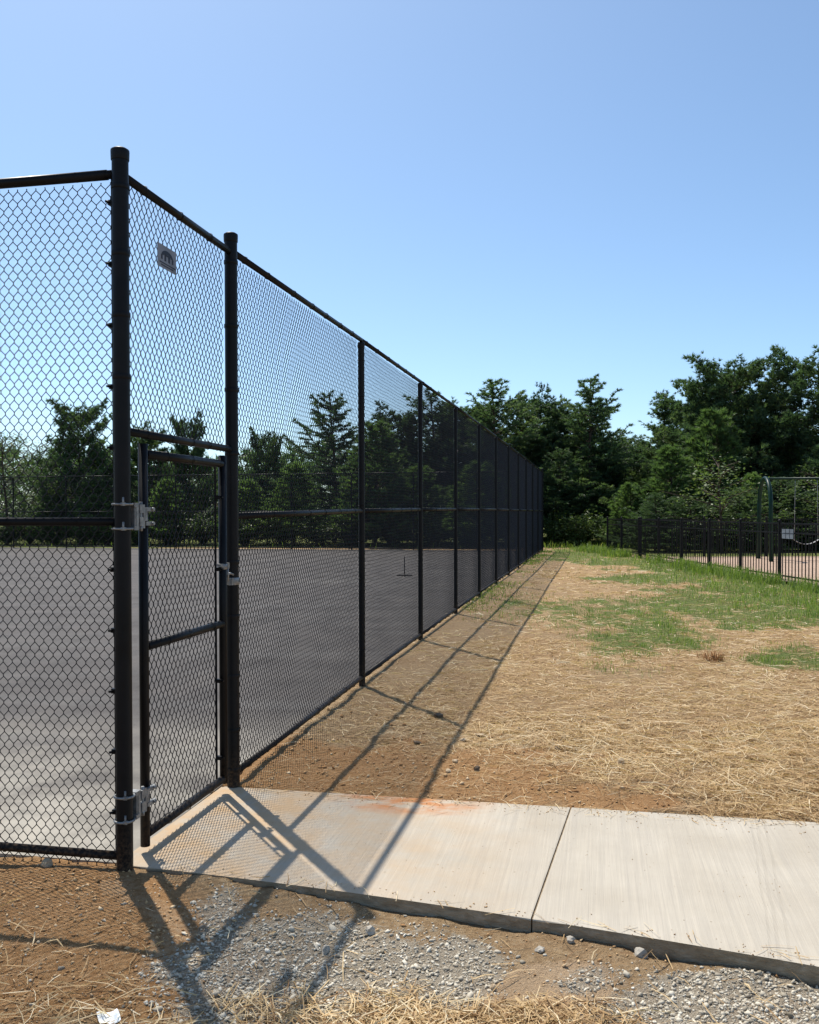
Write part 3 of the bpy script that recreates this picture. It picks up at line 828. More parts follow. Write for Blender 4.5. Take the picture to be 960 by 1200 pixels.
def pine(kind, seed, h=8.0):
    rnd = random.Random(seed); cr = Crown(); wood = MB(); tr = trunk_line(h, rnd)
    wood.tube([tuple(p) for p in tr], [.012 * h * (1 - .93 * t) + .012 for t in np.linspace(0, 1, 9)], 8)
    ga = rnd.uniform(0, 6)
    if kind == 'lob':
        nb, lo = 84, .12
    elif kind == 'virg':
        nb, lo = 96, .04
    elif kind == 'sparse':
        nb, lo = 56, .08
    else:
        nb, lo = 80, .03
    for i in range(nb):
        t = lo + (1 - lo) * (i + rnd.random()) / nb
        if kind in ('virg', 'sparse'):
            t = lo + (1 - lo) * (round((i + rnd.random()) / nb * 13) + rnd.uniform(-.34, .34)) / 13.4
        t = min(t, .985); ga += 2.4 + rnd.uniform(-.5, .5); u = (t - lo) / (1 - lo)
        o = tpoint(tr, t); ax = np.array((math.cos(ga), math.sin(ga), 0.0))
        if kind == 'lob':
            L = h * .36 * (math.sin(min(1, u * 1.25 + .22) * math.pi * .86) ** .7) * rnd.uniform(.55, 1.1) + .15
            up = -.08 + .55 * u + rnd.uniform(-.15, .2)
        elif kind == 'virg':
            L = h * .38 * ((1 - u) ** .7) * rnd.uniform(.35, 1.2) + .20
            up = .06 + .60 * u + rnd.uniform(-.14, .22)
        elif kind == 'sparse':
            L = h * .30 * ((1 - u) ** .8) * rnd.uniform(.5, 1.15) + .2
            up = .12 + .3 * u + rnd.uniform(-.1, .12)
        else:
            L = h * .30 * ((1 - u) ** .85) * rnd.uniform(.7, 1.1) + .18
            up = .35 + .6 * u + rnd.uniform(-.1, .15)
        pts = []
        bend = rnd.uniform(.08, .30) if kind != 'lob' else rnd.uniform(.1, .35)
        sidew = np.array((-ax[1], ax[0], 0)) * rnd.uniform(-.25, .25)
        for q in np.linspace(0, 1, 5):
            pts.append(o + (ax * q + np.array((0, 0, up * q + bend * q * q - .12 * q * (1 - q))) + sidew * q * q) * L)
        r0 = min(.0045 * h, .012 * L + .010) * (1 - .4 * u)
        wood.tube([tuple(p) for p in pts], [r0 * (1 - .85 * q) + .004 for q in np.linspace(0, 1, 5)], 5, False)
        bt = rnd.gauss(.45, .13)
        def on(q):
            k = q * 4; j = min(int(k), 3); return pts[j] + (pts[j + 1] - pts[j]) * (k - j)
        side = np.array((-ax[1], ax[0], 0.0))
        nsub = int(3 + L * (3.6 if kind != 'sparse' else 3.0))
        for j in range(nsub):
            q = .30 + .70 * (j + rnd.random()) / nsub if kind in ('lob',) else .16 + .84 * (j + rnd.random()) / nsub
            q = min(q, 1.0)
            p = on(q); sg = 1 if j % 2 else -1
            sl = L * (.38 * (1.08 - q) + .10) * rnd.uniform(.7, 1.3)
            dz = {'lob': rnd.uniform(.05, .8), 'virg': rnd.uniform(.0, .35), 'sparse': rnd.uniform(0, .35)}.get(kind, rnd.uniform(.3, .9))
            dv = nrm(ax * rnd.uniform(.5, .9) + side * sg * rnd.uniform(.4, 1.0) + np.array((0, 0, dz)))
            e = p + dv * sl
            wood.tube([tuple(p), tuple(e)], [r0 * .35 + .003, .003], 3, False)
            tt = bt + rnd.gauss(0, .12)
            if kind == 'lob':
                for _ in range(9):
                    cc = p + dv * sl * rnd.uniform(.55, 1.1) + np.array([rnd.gauss(0, .10) for _ in range(3)])
                    cr.tuft(cc, nrm(dv + np.array((0, 0, .5)) + np.array([rnd.gauss(0, .5) for _ in range(3)])), .21, tt + rnd.gauss(0, .1), .75)
            elif kind in ('virg', 'sparse'):
                m = max(3, int(sl / (.075 if kind == 'virg' else .11)))
                for k in range(m):
                    cc = p + dv * sl * (k + .6) / m
                    cr.tuft(cc, nrm(dv + np.array((0, 0, .25))), .16 if kind == 'virg' else .12, tt + rnd.gauss(0, .09), .9)
            else:
                for k in range(4):
                    cc = p + dv * sl * rnd.uniform(.3, 1.0)
                    cr.tuft(cc, nrm(dv + np.array((0, 0, .7))), .23, tt + rnd.gauss(0, .1), .55)
        m = max(3, int(L * (4 if kind == 'lob' else 8 if kind == 'virg' else 5)))
        for k in range(m):
            q = .35 + .65 * (k + .5) / m
            cr.tuft(on(q), nrm(ax + np.array((0, 0, up + .3))), {'lob': .2, 'virg': .16, 'sparse': .12}.get(kind, .24), bt + rnd.gauss(0, .12), .8)
    for k in range(12):
        cr.tuft(tpoint(tr, min(1, .9 + k * .009)), (rnd.gauss(0, .4), rnd.gauss(0, .4), 1), .15 if kind != 'lob' else .2, .5, .7)
    kk = {'lob': 14, 'virg': 11, 'sparse': 9, 'young': 13}[kind]
    V, Fc, T = cr.needles(kk, {'lob': .020, 'virg': .019, 'sparse': .013, 'young': .015}[kind])
    return wood.mesh('trunk', M['bark']), np_mesh('crown', V, Fc, M['needle_young'] if kind == 'young' else M['needle'], T), h

def broadleaf(seed, h=6.0, leaf='leaf', spread=.36, size=.055, k=11, nb=26):
    rnd = random.Random(seed); cr = Crown(); wood = MB(); tr = trunk_line(h * .9, rnd, .03)
    wood.tube([tuple(p) for p in tr], [.010 * h * (1 - .9 * t) + .008 for t in np.linspace(0, 1, 9)], 8)
    ga = rnd.uniform(0, 6)
    for i in range(nb):
        t = .16 + .82 * (i + rnd.random()) / nb; ga += 2.4 + rnd.uniform(-.5, .5)
        o = tpoint(tr, t); ax = np.array((math.cos(ga), math.sin(ga), 0.0))
        L = h * spread * (math.sin(min(1, t + .12) * math.pi * .9) ** .8) * rnd.uniform(.6, 1.1) + .2
        up = .35 + .5 * t
        pts = [o + (ax * q + np.array((0, 0, up * q - .15 * q * q))) * L for q in np.linspace(0, 1, 4)]
        wood.tube([tuple(p) for p in pts], [.02 * (1 - .8 * q) + .004 for q in np.linspace(0, 1, 4)], 5, False)
        bt = rnd.gauss(.45, .14)
        for j in range(int(5 + L * 6)):
            q = rnd.uniform(.3, 1.05); p = pts[0] + (pts[-1] - pts[0]) * q
            dv = np.array([rnd.gauss(0, 1), rnd.gauss(0, 1), rnd.gauss(.2, .6)]); c = p + dv * L * .16
            wood.tube([tuple(p), tuple(c)], [.006, .003], 3, False)
            cr.tuft(c, (0, 0, 1), .34, bt + rnd.gauss(0, .12))
    V, Fc, T = cr.leaves(k, size)
    return wood.mesh('trunk', M['bark']), np_mesh('crown', V, Fc, M[leaf], T), h

PROTO = {'lob': pine('lob', 11), 'lob2': pine('lob', 23), 'virg': pine('virg', 31), 'virg2': pine('virg', 47), 'sparse': pine('sparse', 5),
         'young': pine('young', 61, 5.0), 'young2': pine('young', 77, 5.0), 'broad': broadleaf(3), 'broad2': broadleaf(14),
         'sapling': broadleaf(9, 4.0, 'leaf_pale', .30, .05, 7, 18)}
TOPZ = {}
for k_, (a_, b_, c_) in PROTO.items():
    co = np.empty(len(b_.vertices) * 3, dtype=np.float32); b_.vertices.foreach_get('co', co); TOPZ[k_] = float(np.percentile(co[2::3], 99.97))
def tree(px, top, y, kind, label, rz=0, sx=1.0, group='trees around the court and playground', cat=None):
    tw, cm, h0 = PROTO[kind]; h0 = TOPZ[kind] / 1.02; z = float(rise(y)) - .03
    top_z = EYE + (HORIZON - top) / F * y; k = (top_z - z) / (h0 * 1.02)
    pine_ = kind[:3] in ('lob', 'vir', 'spa', 'you')
    o = thing('pine_tree' if pine_ else 'leafy_tree', label, cat or 'tree', ((px - 480) / F * y, y, z), R(rz), group)
    o.scale = (k * sx * 1.2, k * sx * 1.2, k)
    for me in (tw, cm):
        c = bpy.data.objects.new(me.name.split('.')[0], me); col.objects.link(c); c.parent = o
# right of the court fence
tree(578, 446, 42, 'virg', 'broad dark pine rising just above the far end of the court fence', 20, 1.05)
tree(632, 455, 45, 'lob', 'slim tuft-topped pine just beyond the last court fence post', 70, .78)
tree(690, 442, 43, 'virg2', 'tall ragged pine with upswept spiky top left of the sky gap', 200, .95)
tree(655, 525, 41, 'virg', 'low dark pine filling the space right of the last court fence post', 140, 1.25)
tree(712, 540, 44, 'young2', 'short dark pine under the ragged spiky pine beside the sky gap', 10, 1.2)
tree(748, 508, 50, 'lob2', 'rounded mid-height pine at the bottom of the sky gap', 45, 1.1)
tree(777, 462, 45, 'sparse', 'thin open pine with bare horizontal branches right of the sky gap', 0, .95)
tree(828, 432, 42, 'lob2', 'tall pine with puffy crown on the left shoulder of the big pine', 100, .85)
tree(856, 414, 41, 'lob', 'tallest puffy round-topped pine behind the playground', 160, .95)
tree(788, 520, 37, 'young', 'bushy bright green young pine behind the playground fence, left of the pale sapling', 80, 1.2)
tree(835, 478, 38, 'young2', 'tall bushy young pine in front of the puffy round-topped pine', 30, 1.05)
tree(738, 565, 38, 'young', 'short bushy young pine nearest the far corner of the playground fence', 210, 1.3)
tree(912, 436, 41, 'virg', 'open layered pine with sky showing through, behind the swing beam', 250, .9)
tree(888, 450, 46, 'lob', 'distant tufted pine between the round-topped and the layered pine', 300, .9)
tree(962, 404, 39, 'lob2', 'tall dark pine cut by the right edge of the photo', 220, .95)
tree(882, 553, 35.5, 'young', 'small light green young pine just left of the green swing arch', 15, .9)
tree(935, 520, 44, 'virg2', 'low dark pine filling the gap behind the swing beam', 60, 1.3)
tree(845, 520, 32.2, 'sapling', 'leafy sapling with pale sunlit leaves behind the playground fence', 40, 1.25)
tree(968, 540, 32.3, 'sapling', 'pale leafy sapling at the right edge behind the swing', 120, 1.25)
tree(905, 540, 38, 'virg', 'dark low pine directly behind the green swing arch', 180, 1.35)
tree(545, 470, 44, 'lob2', 'puffy pine just over the top rail left of the broad dark pine', 80, 1.1)
tree(606, 470, 43.5, 'virg2', 'dense pine between the broad dark pine and the slim tuft-topped pine', 310, 1.25)
tree(668, 470, 46, 'lob2', 'dark round-crowned pine behind the ragged spiky pine', 150, 1.2)
tree(805, 455, 45, 'lob', 'pine filling the left flank behind the tall puffy pines', 280, 1.0)
tree(768, 578, 33.4, 'virg', 'low spreading dark pine right behind the far part of the playground back fence', 10, 1.7)
tree(808, 582, 33.2, 'virg2', 'second low spreading dark pine behind the playground back fence, below the pale sapling', 110, 1.8)
tree(868, 572, 33.4, 'virg', 'low spreading dark pine left of the swing arch behind the back fence', 220, 1.8)
tree(915, 560, 33.6, 'virg2', 'low spreading dark pine behind the hanging swing', 300, 1.8)
tree(962, 575, 33.4, 'virg', 'low dark pine cut by the right edge behind the back fence', 60, 1.8)
# beyond the far end of the court
Y0 = 44
tree(8, 488, 43.4, 'broad', 'light green broadleaf tree at the left edge beyond the court', 0, 1.1)
tree(48, 505, 46.4, 'broad2', 'broadleaf tree between the left-edge tree and the tall tufted pine', 60, 1.05)
tree(92, 466, 43.4, 'lob', 'tall tufted pine just left of the corner post', 200, .82)
tree(128, 520, 47.4, 'virg', 'pine mostly hidden behind the corner post', 80, 1.1)
tree(172, 496, 44.4, 'lob2', 'tufted pine seen above the left half of the gate', 0, .8)
tree(222, 482, 43.4, 'lob', 'narrow pine with a high round head seen above the right half of the gate', 120, .55)
tree(256, 535, 45.4, 'broad', 'light green broadleaf tree behind the gate latch post', 190, 1.1)
tree(313, 501, 43.4, 'lob2', 'narrow leaning pine right of the gate latch post', 260, .6)
tree(345, 540, 40.2, 'young', 'low bushy pine between the narrow leaning pine and the layered pine', 30, 1.2)
tree(392, 460, 43.4, 'virg', 'wide layered pine seen through the first full fence bay', 300, 1.05)
tree(440, 492, 39.3, 'young2', 'dense cone-shaped pine just right of the first line post', 0, 1.1)
tree(467, 474, 43.4, 'lob', 'puffy pine seen through the second fence bay', 30, .85)
tree(506, 458, 43.4, 'virg2', 'tall pine seen right of the second line post', 130, 1.0)
tree(545, 468, 44.4, 'lob2', 'tall pine seen through the third and fourth fence bays', 200, .9)
tree(60, 570, 42.7, 'young', 'low bushy pine at the foot of the broadleaf trees on the left', 140, 1.5)
tree(195, 560, 41.5, 'young2', 'low bushy pine seen through the upper half of the gate', 100, 1.5)
tree(290, 560, 40.6, 'young', 'low bushy pine right behind the gate latch post', 40, 1.4)
tree(110, 560, 42.2, 'young2', 'low bushy pine under the tall tufted pine by the corner post', 240, 1.5)
tree(425, 555, 39.5, 'young', 'low bushy pine behind the first line post', 180, 1.5)
tree(490, 545, 38.9, 'young2', 'low bushy pine behind the second line post', 320, 1.5)
tree(560, 540, 38.3, 'young', 'low bushy pine behind the third line post', 220, 1.5)

# shrubs
def shrub_mesh(seed, leaf):
    rnd = random.Random(seed); cr = Crown(); wood = MB()
    for i in range(34):
        a = rnd.uniform(0, 6.28); l = rnd.uniform(.5, 1.05)
        d = nrm((math.cos(a) * rnd.uniform(.2, 1.1), math.sin(a) * rnd.uniform(.2, 1.1), 1)); e = d * l
        wood.tube([(0, 0, 0), tuple(e * .5 + np.array((0, 0, .05))), tuple(e)], [.012, .008, .003], 4, False)
        for k in range(9): cr.tuft(e * rnd.uniform(.35, 1.0), d, .22, .5 + rnd.gauss(0, .18))
    V, Fc, T = cr.leaves(9, .038)
    return wood.mesh('stems', M['bark']), np_mesh('foliage', V, Fc, M[leaf], T)
SH = [shrub_mesh(1, 'leaf_pale'), shrub_mesh(2, 'leaf'), shrub_mesh(8, 'leaf')]
def shrub(px, y, h, wd, k, label, rz=0):
    o = thing('shrub', label, 'shrub', ((px - 480) / F * y, y, float(rise(y)) - .02), R(rz), 'shrubs at the foot of the trees'); o.scale = (wd, wd, h)
    for me in SH[k]:
        c = bpy.data.objects.new(me.name.split('.')[0], me); col.objects.link(c); c.parent = o
shrub(678, 39, 1.5, 1.7, 0, 'bright yellow-green shrub at the far end of the grass strip')
shrub(712, 38.5, 1.0, 1.5, 0, 'low light green shrub between the bright shrub and the playground fence', 90)
shrub(652, 39.5, 1.7, 1.1, 1, 'dark upright shrub beside the last court fence post', 30)
shrub(735, 40, 1.3, 1.6, 1, 'dark shrub behind the far end of the playground fence', 60)
shrub(35, 42.6, 1.6, 1.6, 2, 'dark shrub at the court edge nearest the left edge of the photo', 10)
shrub(95, 42.2, 1.4, 1.5, 0, 'lighter shrub at the court edge left of the corner post', 100)
shrub(238, 40.9, 1.5, 1.8, 2, 'dark shrub at the court edge behind the gate', 200)
shrub(330, 40.1, 1.5, 1.8, 1, 'dark shrub at the court edge seen through the first full bay', 280)
shrub(160, 41.6, 1.6, 1.7, 1, 'dark shrub at the court edge behind the gate hinge', 300)
shrub(460, 39, 1.5, 1.7, 2, 'dark shrub at the court edge seen through the second bay', 150)
for px_, k_, h_, lb_ in ((8, 1, 1.3, 'dark leafy shrub at the court edge cut by the left edge of the photo'), (64, 1, 1.1, 'short dark shrub at the court edge between the two shrubs left of the corner post'),
                         (125, 2, 1.2, 'dark shrub at the court edge just left of the corner post'), (200, 2, 1.1, 'short dark shrub at the court edge seen through the middle of the gate'),
                         (285, 1, 1.4, 'dark shrub at the court edge just right of the latch post'), (375, 2, 1.3, 'dark shrub at the court edge below the wide layered pine'),
                         (412, 1, 1.2, 'dark shrub at the court edge just left of the first line post'), (510, 1, 1.3, 'dark shrub at the court edge right of the second line post'), (548, 2, 1.2, 'dark shrub at the court edge seen through the fourth bay')):
    shrub(px_, 42.7 - .0088 * px_, h_, 1.9, k_, lb_, px_ * 7)
shrub(950, 33.3, 1.5, 1.6, 1, 'dark shrub behind the playground at the right edge', 150)

# far woods: one mass behind the trees
cr = Crown()
for i in range(7000):
    px = rng.uniform(-160, 1140); y = rng.uniform(52, 66)
    topv = 3.6 + 3.2 * fbm(np.array([px / 60.0]), np.array([0.0]), 1.0, 3, 77)[0]
    z = rng.uniform(0, 1) ** .8 * topv
    cr.tuft((( px - 480) / F * y, y, z), (rng.normal(), rng.normal(), .6), .75, .35 + .25 * rng.normal() * .6, .9)
V, Fc, T = cr.needles(9, .06)
tag(link('woods', np_mesh('woods', V, Fc, M['needle'], T)), kind='stuff')

# ------------------------------------------------------------------ ground cover (nobody could count it)
def free(x, y, pad=.012):
    d, s = DS(x, y)
    on_slab = (d > -.07 - pad) & (d < 5.3) & (s > s_near(np.clip(d, 0, 6)) - pad) & (s < SLAB_FAR + pad)
    court = (d < -.06) & (s > .05) & (s < END_S)
    q = (x - pa[0]) * pn[0] + (y - pa[1]) * pn[1]; a = (x - pa[0]) * pd[0] + (y - pa[1]) * pd[1]
    bed = (q > .05) & (a < PL) & (a > -9)
    return ~(on_slab | court | bed)
def surf_h(x, y):
    d, s = DS(x, y)
    on = (d > -.06) & (d < 5.1) & (s > s_near(np.clip(d, 0, 6))) & (s < SLAB_FAR)
    return np.where(on, .005, ground_h(x, y))
def slab_edge(n, sd):
    d = rng.uniform(.15, 4.2, n); far = rng.uniform(0, 1, n) < .72
    s = np.where(far, SLAB_FAR - np.abs(rng.normal(0, sd, n)), s_near(d) + np.abs(rng.normal(0, sd * .5, n)))
    return W(d, s)
def sample(n, py0, py1, x0=-130, x1=1090):
    px = rng.uniform(x0, x1, n); py = rng.uniform(py0, py1, n)
    y = (EYE - .02) * F / (py - HORIZON); return (px - 480) / F * y, y
def pick(x, y, prob):
    k = (rng.uniform(0, 1, len(x)) < prob) & free(x, y); return x[k], y[k]
def ribbons(x, y, L, wd, lift, pitch_sd, bend, az=None):
    n = len(x); az = rng.uniform(0, 2 * math.pi, n) if az is None else az
    z = surf_h(x, y) + lift
    pt = rng.normal(0, pitch_sd, n)
    d = np.stack([np.cos(az) * np.cos(pt), np.sin(az) * np.cos(pt), np.sin(pt)], 1)
    sd = np.stack([-np.sin(az), np.cos(az), rng.normal(0, .5, n)], 1); sd /= np.linalg.norm(sd, axis=1, keepdims=True)
    c = np.stack([x, y, z], 1); hl = (L / 2)[:, None]; w2 = (wd / 2)[:, None]
    kink = sd * (rng.normal(0, bend, n) * L)[:, None] + np.array([0, 0, 1]) * (np.abs(rng.normal(0, bend * .5, n)) * L)[:, None]
    A, B, C = c - d * hl, c + kink, c + d * hl
    V = np.stack([A - sd * w2, A + sd * w2, B - sd * w2, B + sd * w2, C - sd * w2 * .6, C + sd * w2 * .6], 1).reshape(-1, 3)
    i = np.arange(n)[:, None] * 6
    Fc = np.concatenate([i + np.array([[0, 1, 3, 2]]), i + np.array([[2, 3, 5, 4]])], 0)
    T = np.repeat(np.clip(rng.normal(.48, .29, n) + .55 * (fbm(x, y, 1.6, 4, 123) - .5), 0, 1), 6)
    return V, Fc, T
def join(parts):
    Vs, Fs, Ts = [], [], []; b = 0
    for V, Fc, T in parts: Vs.append(V); Fs.append(Fc + b); Ts.append(T); b += len(V)
    return np.concatenate(Vs), np.concatenate(Fs), np.concatenate(Ts)
parts = []
x, y = sample(210000, 655, 935); m5 = masks(x, y)
x, y = pick(x, y, m5[0] ** 1.2 * .85); k = np.clip(y / 6, .8, 3.5)
parts.append(ribbons(x, y, rng.uniform(.035, .14, len(x)) * np.sqrt(k), .0027 * k ** 1.35 * rng.uniform(.6, 1.3, len(x)), rng.uniform(-.002, .010, len(x)), .10, .05))
x, y = sample(30000, 850, 1010, 560, 1100); m5 = masks(x, y); d_, s_ = DS(x, y)
x, y = pick(x, y, m5[0] ** 1.8 * .8 * (s_ > 1)); parts.append(ribbons(x, y, rng.uniform(.08, .26, len(x)), rng.uniform(.0018, .0042, len(x)), rng.uniform(0, .022, len(x)), .17, .06))
x, y = sample(44000, 1030, 1330); m5 = masks(x, y)
x, y = pick(x, y, m5[0] ** 1.2 * .85 + .012); parts.append(ribbons(x, y, rng.uniform(.04, .17, len(x)), rng.uniform(.0020, .0046, len(x)), rng.uniform(.002, .02, len(x)), .2, .06))
x, y = slab_edge(260, .07); parts.append(ribbons(x, y, rng.uniform(.03, .14, len(x)), rng.uniform(.0018, .0036, len(x)), rng.uniform(.003, .008, len(x)), .05, .05))
V, Fc, T = join(parts)
tag(link('straw', np_mesh('straw', V, Fc, M['straw'], T)), kind='stuff')

def blades(x, y, H, wd, lean):
    n = len(x); az = rng.uniform(0, 2 * math.pi, n); z = ground_h(x, y) - .004
    d = np.stack([np.cos(az), np.sin(az), 0 * az], 1); sd = np.stack([-np.sin(az), np.cos(az), 0 * az], 1)
    c = np.stack([x, y, z], 1); up = np.array([0, 0, 1.0]); le = np.abs(rng.normal(lean, lean * .5, n))[:, None]
    Hh = H[:, None]; w2 = (wd / 2)[:, None]
    B = c + up * Hh * .62 + d * Hh * le * .35; C = c + up * Hh * (1 - .35 * le) + d * Hh * le
    V = np.stack([c - sd * w2, c + sd * w2, B - sd * w2 * .8, B + sd * w2 * .8, C], 1).reshape(-1, 3)
    i = np.arange(n)[:, None] * 5
    Fc = np.concatenate([i + np.array([[0, 1, 3]]), i + np.array([[0, 3, 2]]), i + np.array([[2, 3, 4]])], 0)
    T = np.repeat(np.clip(rng.normal(.45, .2, n) + .18 * (fbm(x, y, 1.1, 3, 91) - .5) * 2, 0, 1), 5)
    return V, Fc, T
parts = []
x, y = sample(170000, 640, 800); g = masks(x, y)[1]
x, y = pick(x, y, g * .75); k = np.clip(y / 9, .8, 3.5)
tall = sstep(.1, .9, 1 - np.abs((x - pa[0]) * pn[0] + (y - pa[1]) * pn[1] + 1.0) / 2.6)
parts.append(blades(x, y, rng.uniform(.02, .055, len(x)) * (1 + 1.9 * tall) * (.5 + 1.3 * sstep(.35, .7, fbm(x, y, 3.1, 3, 207))), .0045 * k, .65))
# taller weeds against the picket fence and the court fence foot
aa = rng.uniform(-6, PL + 6, 9000); bb = -np.abs(rng.normal(0, .35, 9000)) - .02
x = pa[0] + pd[0] * aa + pn[0] * bb; y = pa[1] + pd[1] * aa + pn[1] * bb; keep = fbm(x, y, .9, 3, 55) > .42
x, y = x[keep], y[keep]; parts.append(blades(x, y, rng.uniform(.12, .34, len(x)), np.clip(.006 * y / 12, .006, .02), .45))
ss = rng.uniform(6, END_S, 5000); dd = np.abs(rng.normal(0, .25, 5000)) - .04; x, y = W(dd, ss); keep = fbm(x, y, .6, 3, 66) > .52
x, y = x[keep], y[keep]; parts.append(blades(x, y, rng.uniform(.02, .07, len(x)), np.clip(.005 * y / 9, .005, .018), .5))
x = rng.uniform(-36, 16, 14000); y = rng.uniform(36, 46, 14000); keep = (rng.uniform(0, 1, 14000) < np.where(x > 5.5, 1, .05)) & (x > -36); x, y = x[keep], y[keep]; keep = free(x, y) & (DS(x, y)[1] > END_S + .3)
x, y = x[keep], y[keep]; parts.append(blades(x, y, rng.uniform(.1, .4, len(x)), np.full(len(x), .03), .5))
V, Fc, T = join(parts)
tag(link('grass', np_mesh('grass', V, Fc, M['grass'], T)), kind='stuff')

def rocks(x, y, r, flat, octa=False, seed=0, tmean=.5, tsd=.22):
    n = len(x)
    if octa:
        bv = np.array([(1, 0, 0), (-1, 0, 0), (0, 1, 0), (0, -1, 0), (0, 0, 1), (0, 0, -1)], float)
        bf = np.array([(0, 2, 4), (2, 1, 4), (1, 3, 4), (3, 0, 4), (2, 0, 5), (1, 2, 5), (3, 1, 5), (0, 3, 5)])
    else:
        g = (1 + 5 ** .5) / 2
        bv = np.array([(-1, g, 0), (1, g, 0), (-1, -g, 0), (1, -g, 0), (0, -1, g), (0, 1, g), (0, -1, -g), (0, 1, -g), (g, 0, -1), (g, 0, 1), (-g, 0, -1), (-g, 0, 1)]) / 1.9
        bf = np.array([(0, 11, 5), (0, 5, 1), (0, 1, 7), (0, 7, 10), (0, 10, 11), (1, 5, 9), (5, 11, 4), (11, 10, 2), (10, 7, 6), (7, 1, 8),
                       (3, 9, 4), (3, 4, 2), (3, 2, 6), (3, 6, 8), (3, 8, 9), (4, 9, 5), (2, 4, 11), (6, 2, 10), (8, 6, 7), (9, 8, 1)])
    k = len(bv); a = rng.uniform(0, 6.28, n); ca, sa = np.cos(a), np.sin(a)
    P = bv[None] * rng.uniform(.5, 1.3, (n, k, 1)) + rng.normal(0, .14, (n, k, 3))
    P = P * np.stack([r * rng.uniform(.8, 1.4, n), r * rng.uniform(.6, 1.0, n), r * flat * rng.uniform(.7, 1.2, n)], 1)[:, None, :]
    Q = np.empty_like(P); Q[..., 0] = P[..., 0] * ca[:, None] - P[..., 1] * sa[:, None]; Q[..., 1] = P[..., 0] * sa[:, None] + P[..., 1] * ca[:, None]; Q[..., 2] = P[..., 2]
    tilt = rng.normal(0, .3, n)[:, None]; Q[..., 2] = Q[..., 2] + Q[..., 0] * tilt
    Q += np.stack([x, y, surf_h(x, y) + r * flat * .35], 1)[:, None, :]
    Fc = (bf[None] + (np.arange(n) * k)[:, None, None]).reshape(-1, 3)
    T = np.repeat(np.clip(rng.normal(tmean, tsd, n), 0, 1), k)
    return Q.reshape(-1, 3), Fc, T
x, y = sample(75000, 1030, 1330); gr = masks(x, y)[2]
x, y = pick(x, y, gr * .95 + .012); r = .0026 + .0075 * rng.power(1, len(x)) ** 3.2 + .010 * rng.uniform(0, 1, len(x)) * (rng.uniform(0, 1, len(x)) > .955)
V, Fc, T = rocks(x, y, r * .92, .66)
tag(link('gravel', np_mesh('gravel', V, Fc, M['pebble'], T)), kind='stuff')
x, y = sample(120000, 830, 1330); m5 = masks(x, y)
x, y = pick(x, y, np.maximum(m5[3] * .6, .14) * (1 - .8 * m5[2])); k = np.clip(y / 3.4, .8, 2)
r = (.0022 + .009 * rng.power(.5, len(x)) ** 4) * k
x2, y2 = slab_edge(700, .09); x = np.concatenate([x, x2]); y = np.concatenate([y, y2]); r = np.concatenate([r, rng.uniform(.0015, .005, 700)])
x2, y2 = W(rng.uniform(0, 4, 160), rng.uniform(.1, 1.15, 160)); x = np.concatenate([x, x2]); y = np.concatenate([y, y2]); r = np.concatenate([r, rng.uniform(.001, .003, 160)])
V, Fc, T = rocks(x, y, r, .7, True)
tag(link('dirt_crumbs', np_mesh('dirt_crumbs', V, Fc, M['crumb'], T)), kind='stuff')

# ------------------------------------------------------------------ single stones, clods and scraps
def lump(name, px, py, size, flat, m_, label, cat, seed, group):
    x, y = at(px, py, -.03 if py > 1060 else 0.0); z = float(ground_h(np.array([x]), np.array([y]))[0])
    bm = bmesh.new(); bmesh.ops.create_icosphere(bm, subdivisions=2, radius=1); rnd = random.Random(seed)
    ph = [rnd.uniform(0, 6) for _ in range(6)]; size *= .8 if name == 'stone' else 1
    for v in bm.verts:
        c = v.co; k = 1 + .24 * math.sin(c.x * 3.1 + ph[0]) + .20 * math.sin(c.y * 3.7 + ph[1]) + .16 * math.sin(c.z * 4.3 + ph[2]) + .12 * math.sin((c.x - c.y) * 6 + ph[3]) + rnd.uniform(-.04, .04)
        v.co = Vector((c.x * size * rnd.uniform(.97, 1.03), c.y * size * .72, c.z * size * flat)) * k
    me = bpy.data.meshes.new(name); bm.to_mesh(me); bm.free()
    o = link(name, me, None, M[m_], (x, y, z + size * flat * .55), (rnd.uniform(-.2, .2), rnd.uniform(-.2, .2), rnd.uniform(0, 3)))
    tag(o, label, cat, group); return o
S = 'loose stones in the dirt'
lump('stone', 729, 896, .032, .75, 'stone_tan', 'smooth tan egg-shaped stone alone in the dirt behind the walk', 'stone', 1, S)
lump('stone', 562, 862, .036, .4, 'stone_tan', 'pale flat long stone lying farthest behind the walk near the rail shadow', 'stone', 2, S)
lump('stone', 542, 868, .032, .4, 'stone_tan', 'pale flat stone touching the edge of the rail shadow', 'stone', 3, S)
lump('stone', 561, 874, .020, .5, 'stone_tan', 'small pale stone just in front of the two flat pale stones', 'stone', 4, S)
lump('stone', 533, 895, .026, .5, 'stone_tan', 'pale chip of stone halfway between flat stones and walk', 'stone', 5, S)
lump('stone', 525, 906, .024, .5, 'stone_tan', 'pale chip of stone nearest the walk beside the rail shadow', 'stone', 6, S)
lump('stone', 607, 856, .025, .45, 'stone_tan', 'pale flat stone in the straw right of the long flat stones', 'stone', 7, S)
lump('stone', 633, 1116, .026, .5, 'stone_grey', 'grey flat stone on the sand in front of the walk', 'stone', 8, S)
lump('stone', 578, 1154, .018, .8, 'stone_tan', 'round tan pebble at the edge of the straw pile', 'stone', 9, S)
lump('stone', 380, 1115, .024, .7, 'stone_grey', 'whitish rounded stone lying on the rail shadow in the gravel', 'stone', 10, S)
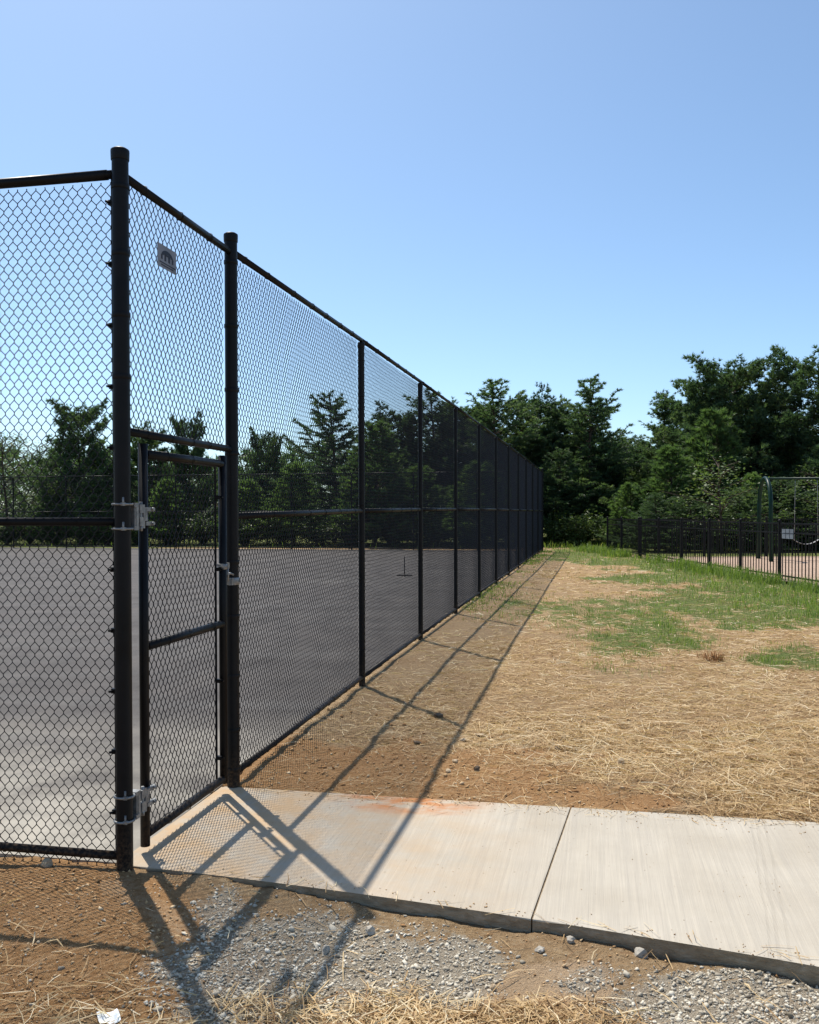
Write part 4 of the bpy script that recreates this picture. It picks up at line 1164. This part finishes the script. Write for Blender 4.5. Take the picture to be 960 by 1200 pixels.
lump('stone', 668, 1105, .022, .6, 'stone_grey', 'grey stone against the edge of the walk', 'stone', 11, S)
lump('stone', 750, 1118, .034, .6, 'stone_grey', 'largest pale stone against the walk edge right of the sand', 'stone', 12, S)
lump('stone', 432, 1092, .030, .6, 'stone_grey', 'pale grey rock in the gravel right of the rail shadow', 'stone', 13, S)
lump('stone', 50, 1015, .034, .7, 'stone_tan', 'brown stone under the bottom rail of the left fence', 'stone', 14, S)
G = 'dark clods of earth'
lump('dirt_clod', 559, 903, .022, .7, 'clod', 'dark rough clod in the red dirt just behind the walk', 'clod', 21, G)
lump('dirt_clod', 653, 878, .026, .45, 'clod', 'flat dark clod in the dirt behind the walk joint', 'clod', 22, G)
lump('dirt_clod', 513, 840, .036, .6, 'clod', 'dark clod on the far side beside the mid rail shadow', 'clod', 23, G)
lump('dirt_clod', 488, 872, .028, .5, 'clod', 'dark clod in the mesh shadow between two rail shadows', 'clod', 24, G)
# dry weed tuft in the straw field
wx, wy = at(837, 775)
wz = float(ground_h(np.array([wx]), np.array([wy]))[0])
V, Fc, T = blades(wx + rng.normal(0, .05, 90), wy + rng.normal(0, .05, 90), rng.uniform(.06, .16, 90), np.full(90, .007), .8)
o = link('weed_tuft', np_mesh('weed_tuft', V, Fc, M['crumb'], np.clip(T * .4, 0, 1))); tag(o, 'dry dark brown weed tuft alone in the straw field', 'weed')
# scrap of white paper
qx, qy = at(123, 1206, -.02); qz = float(ground_h(np.array([qx]), np.array([qy]))[0])
bm = bmesh.new(); bmesh.ops.create_grid(bm, x_segments=6, y_segments=5, size=.03)
for v in bm.verts: v.co.z = .012 + .010 * math.sin(v.co.x * 90) * math.cos(v.co.y * 70) + abs(v.co.x) * .25
bmesh.ops.solidify(bm, geom=bm.faces[:], thickness=.0015)
me = bpy.data.meshes.new('paper_scrap'); bm.to_mesh(me); bm.free()
o = link('paper_scrap', me, None, M['paper'], (qx, qy, qz), (0.1, 0, .5)); tag(o, 'crumpled white scrap lying in the dirt at the bottom edge', 'litter')
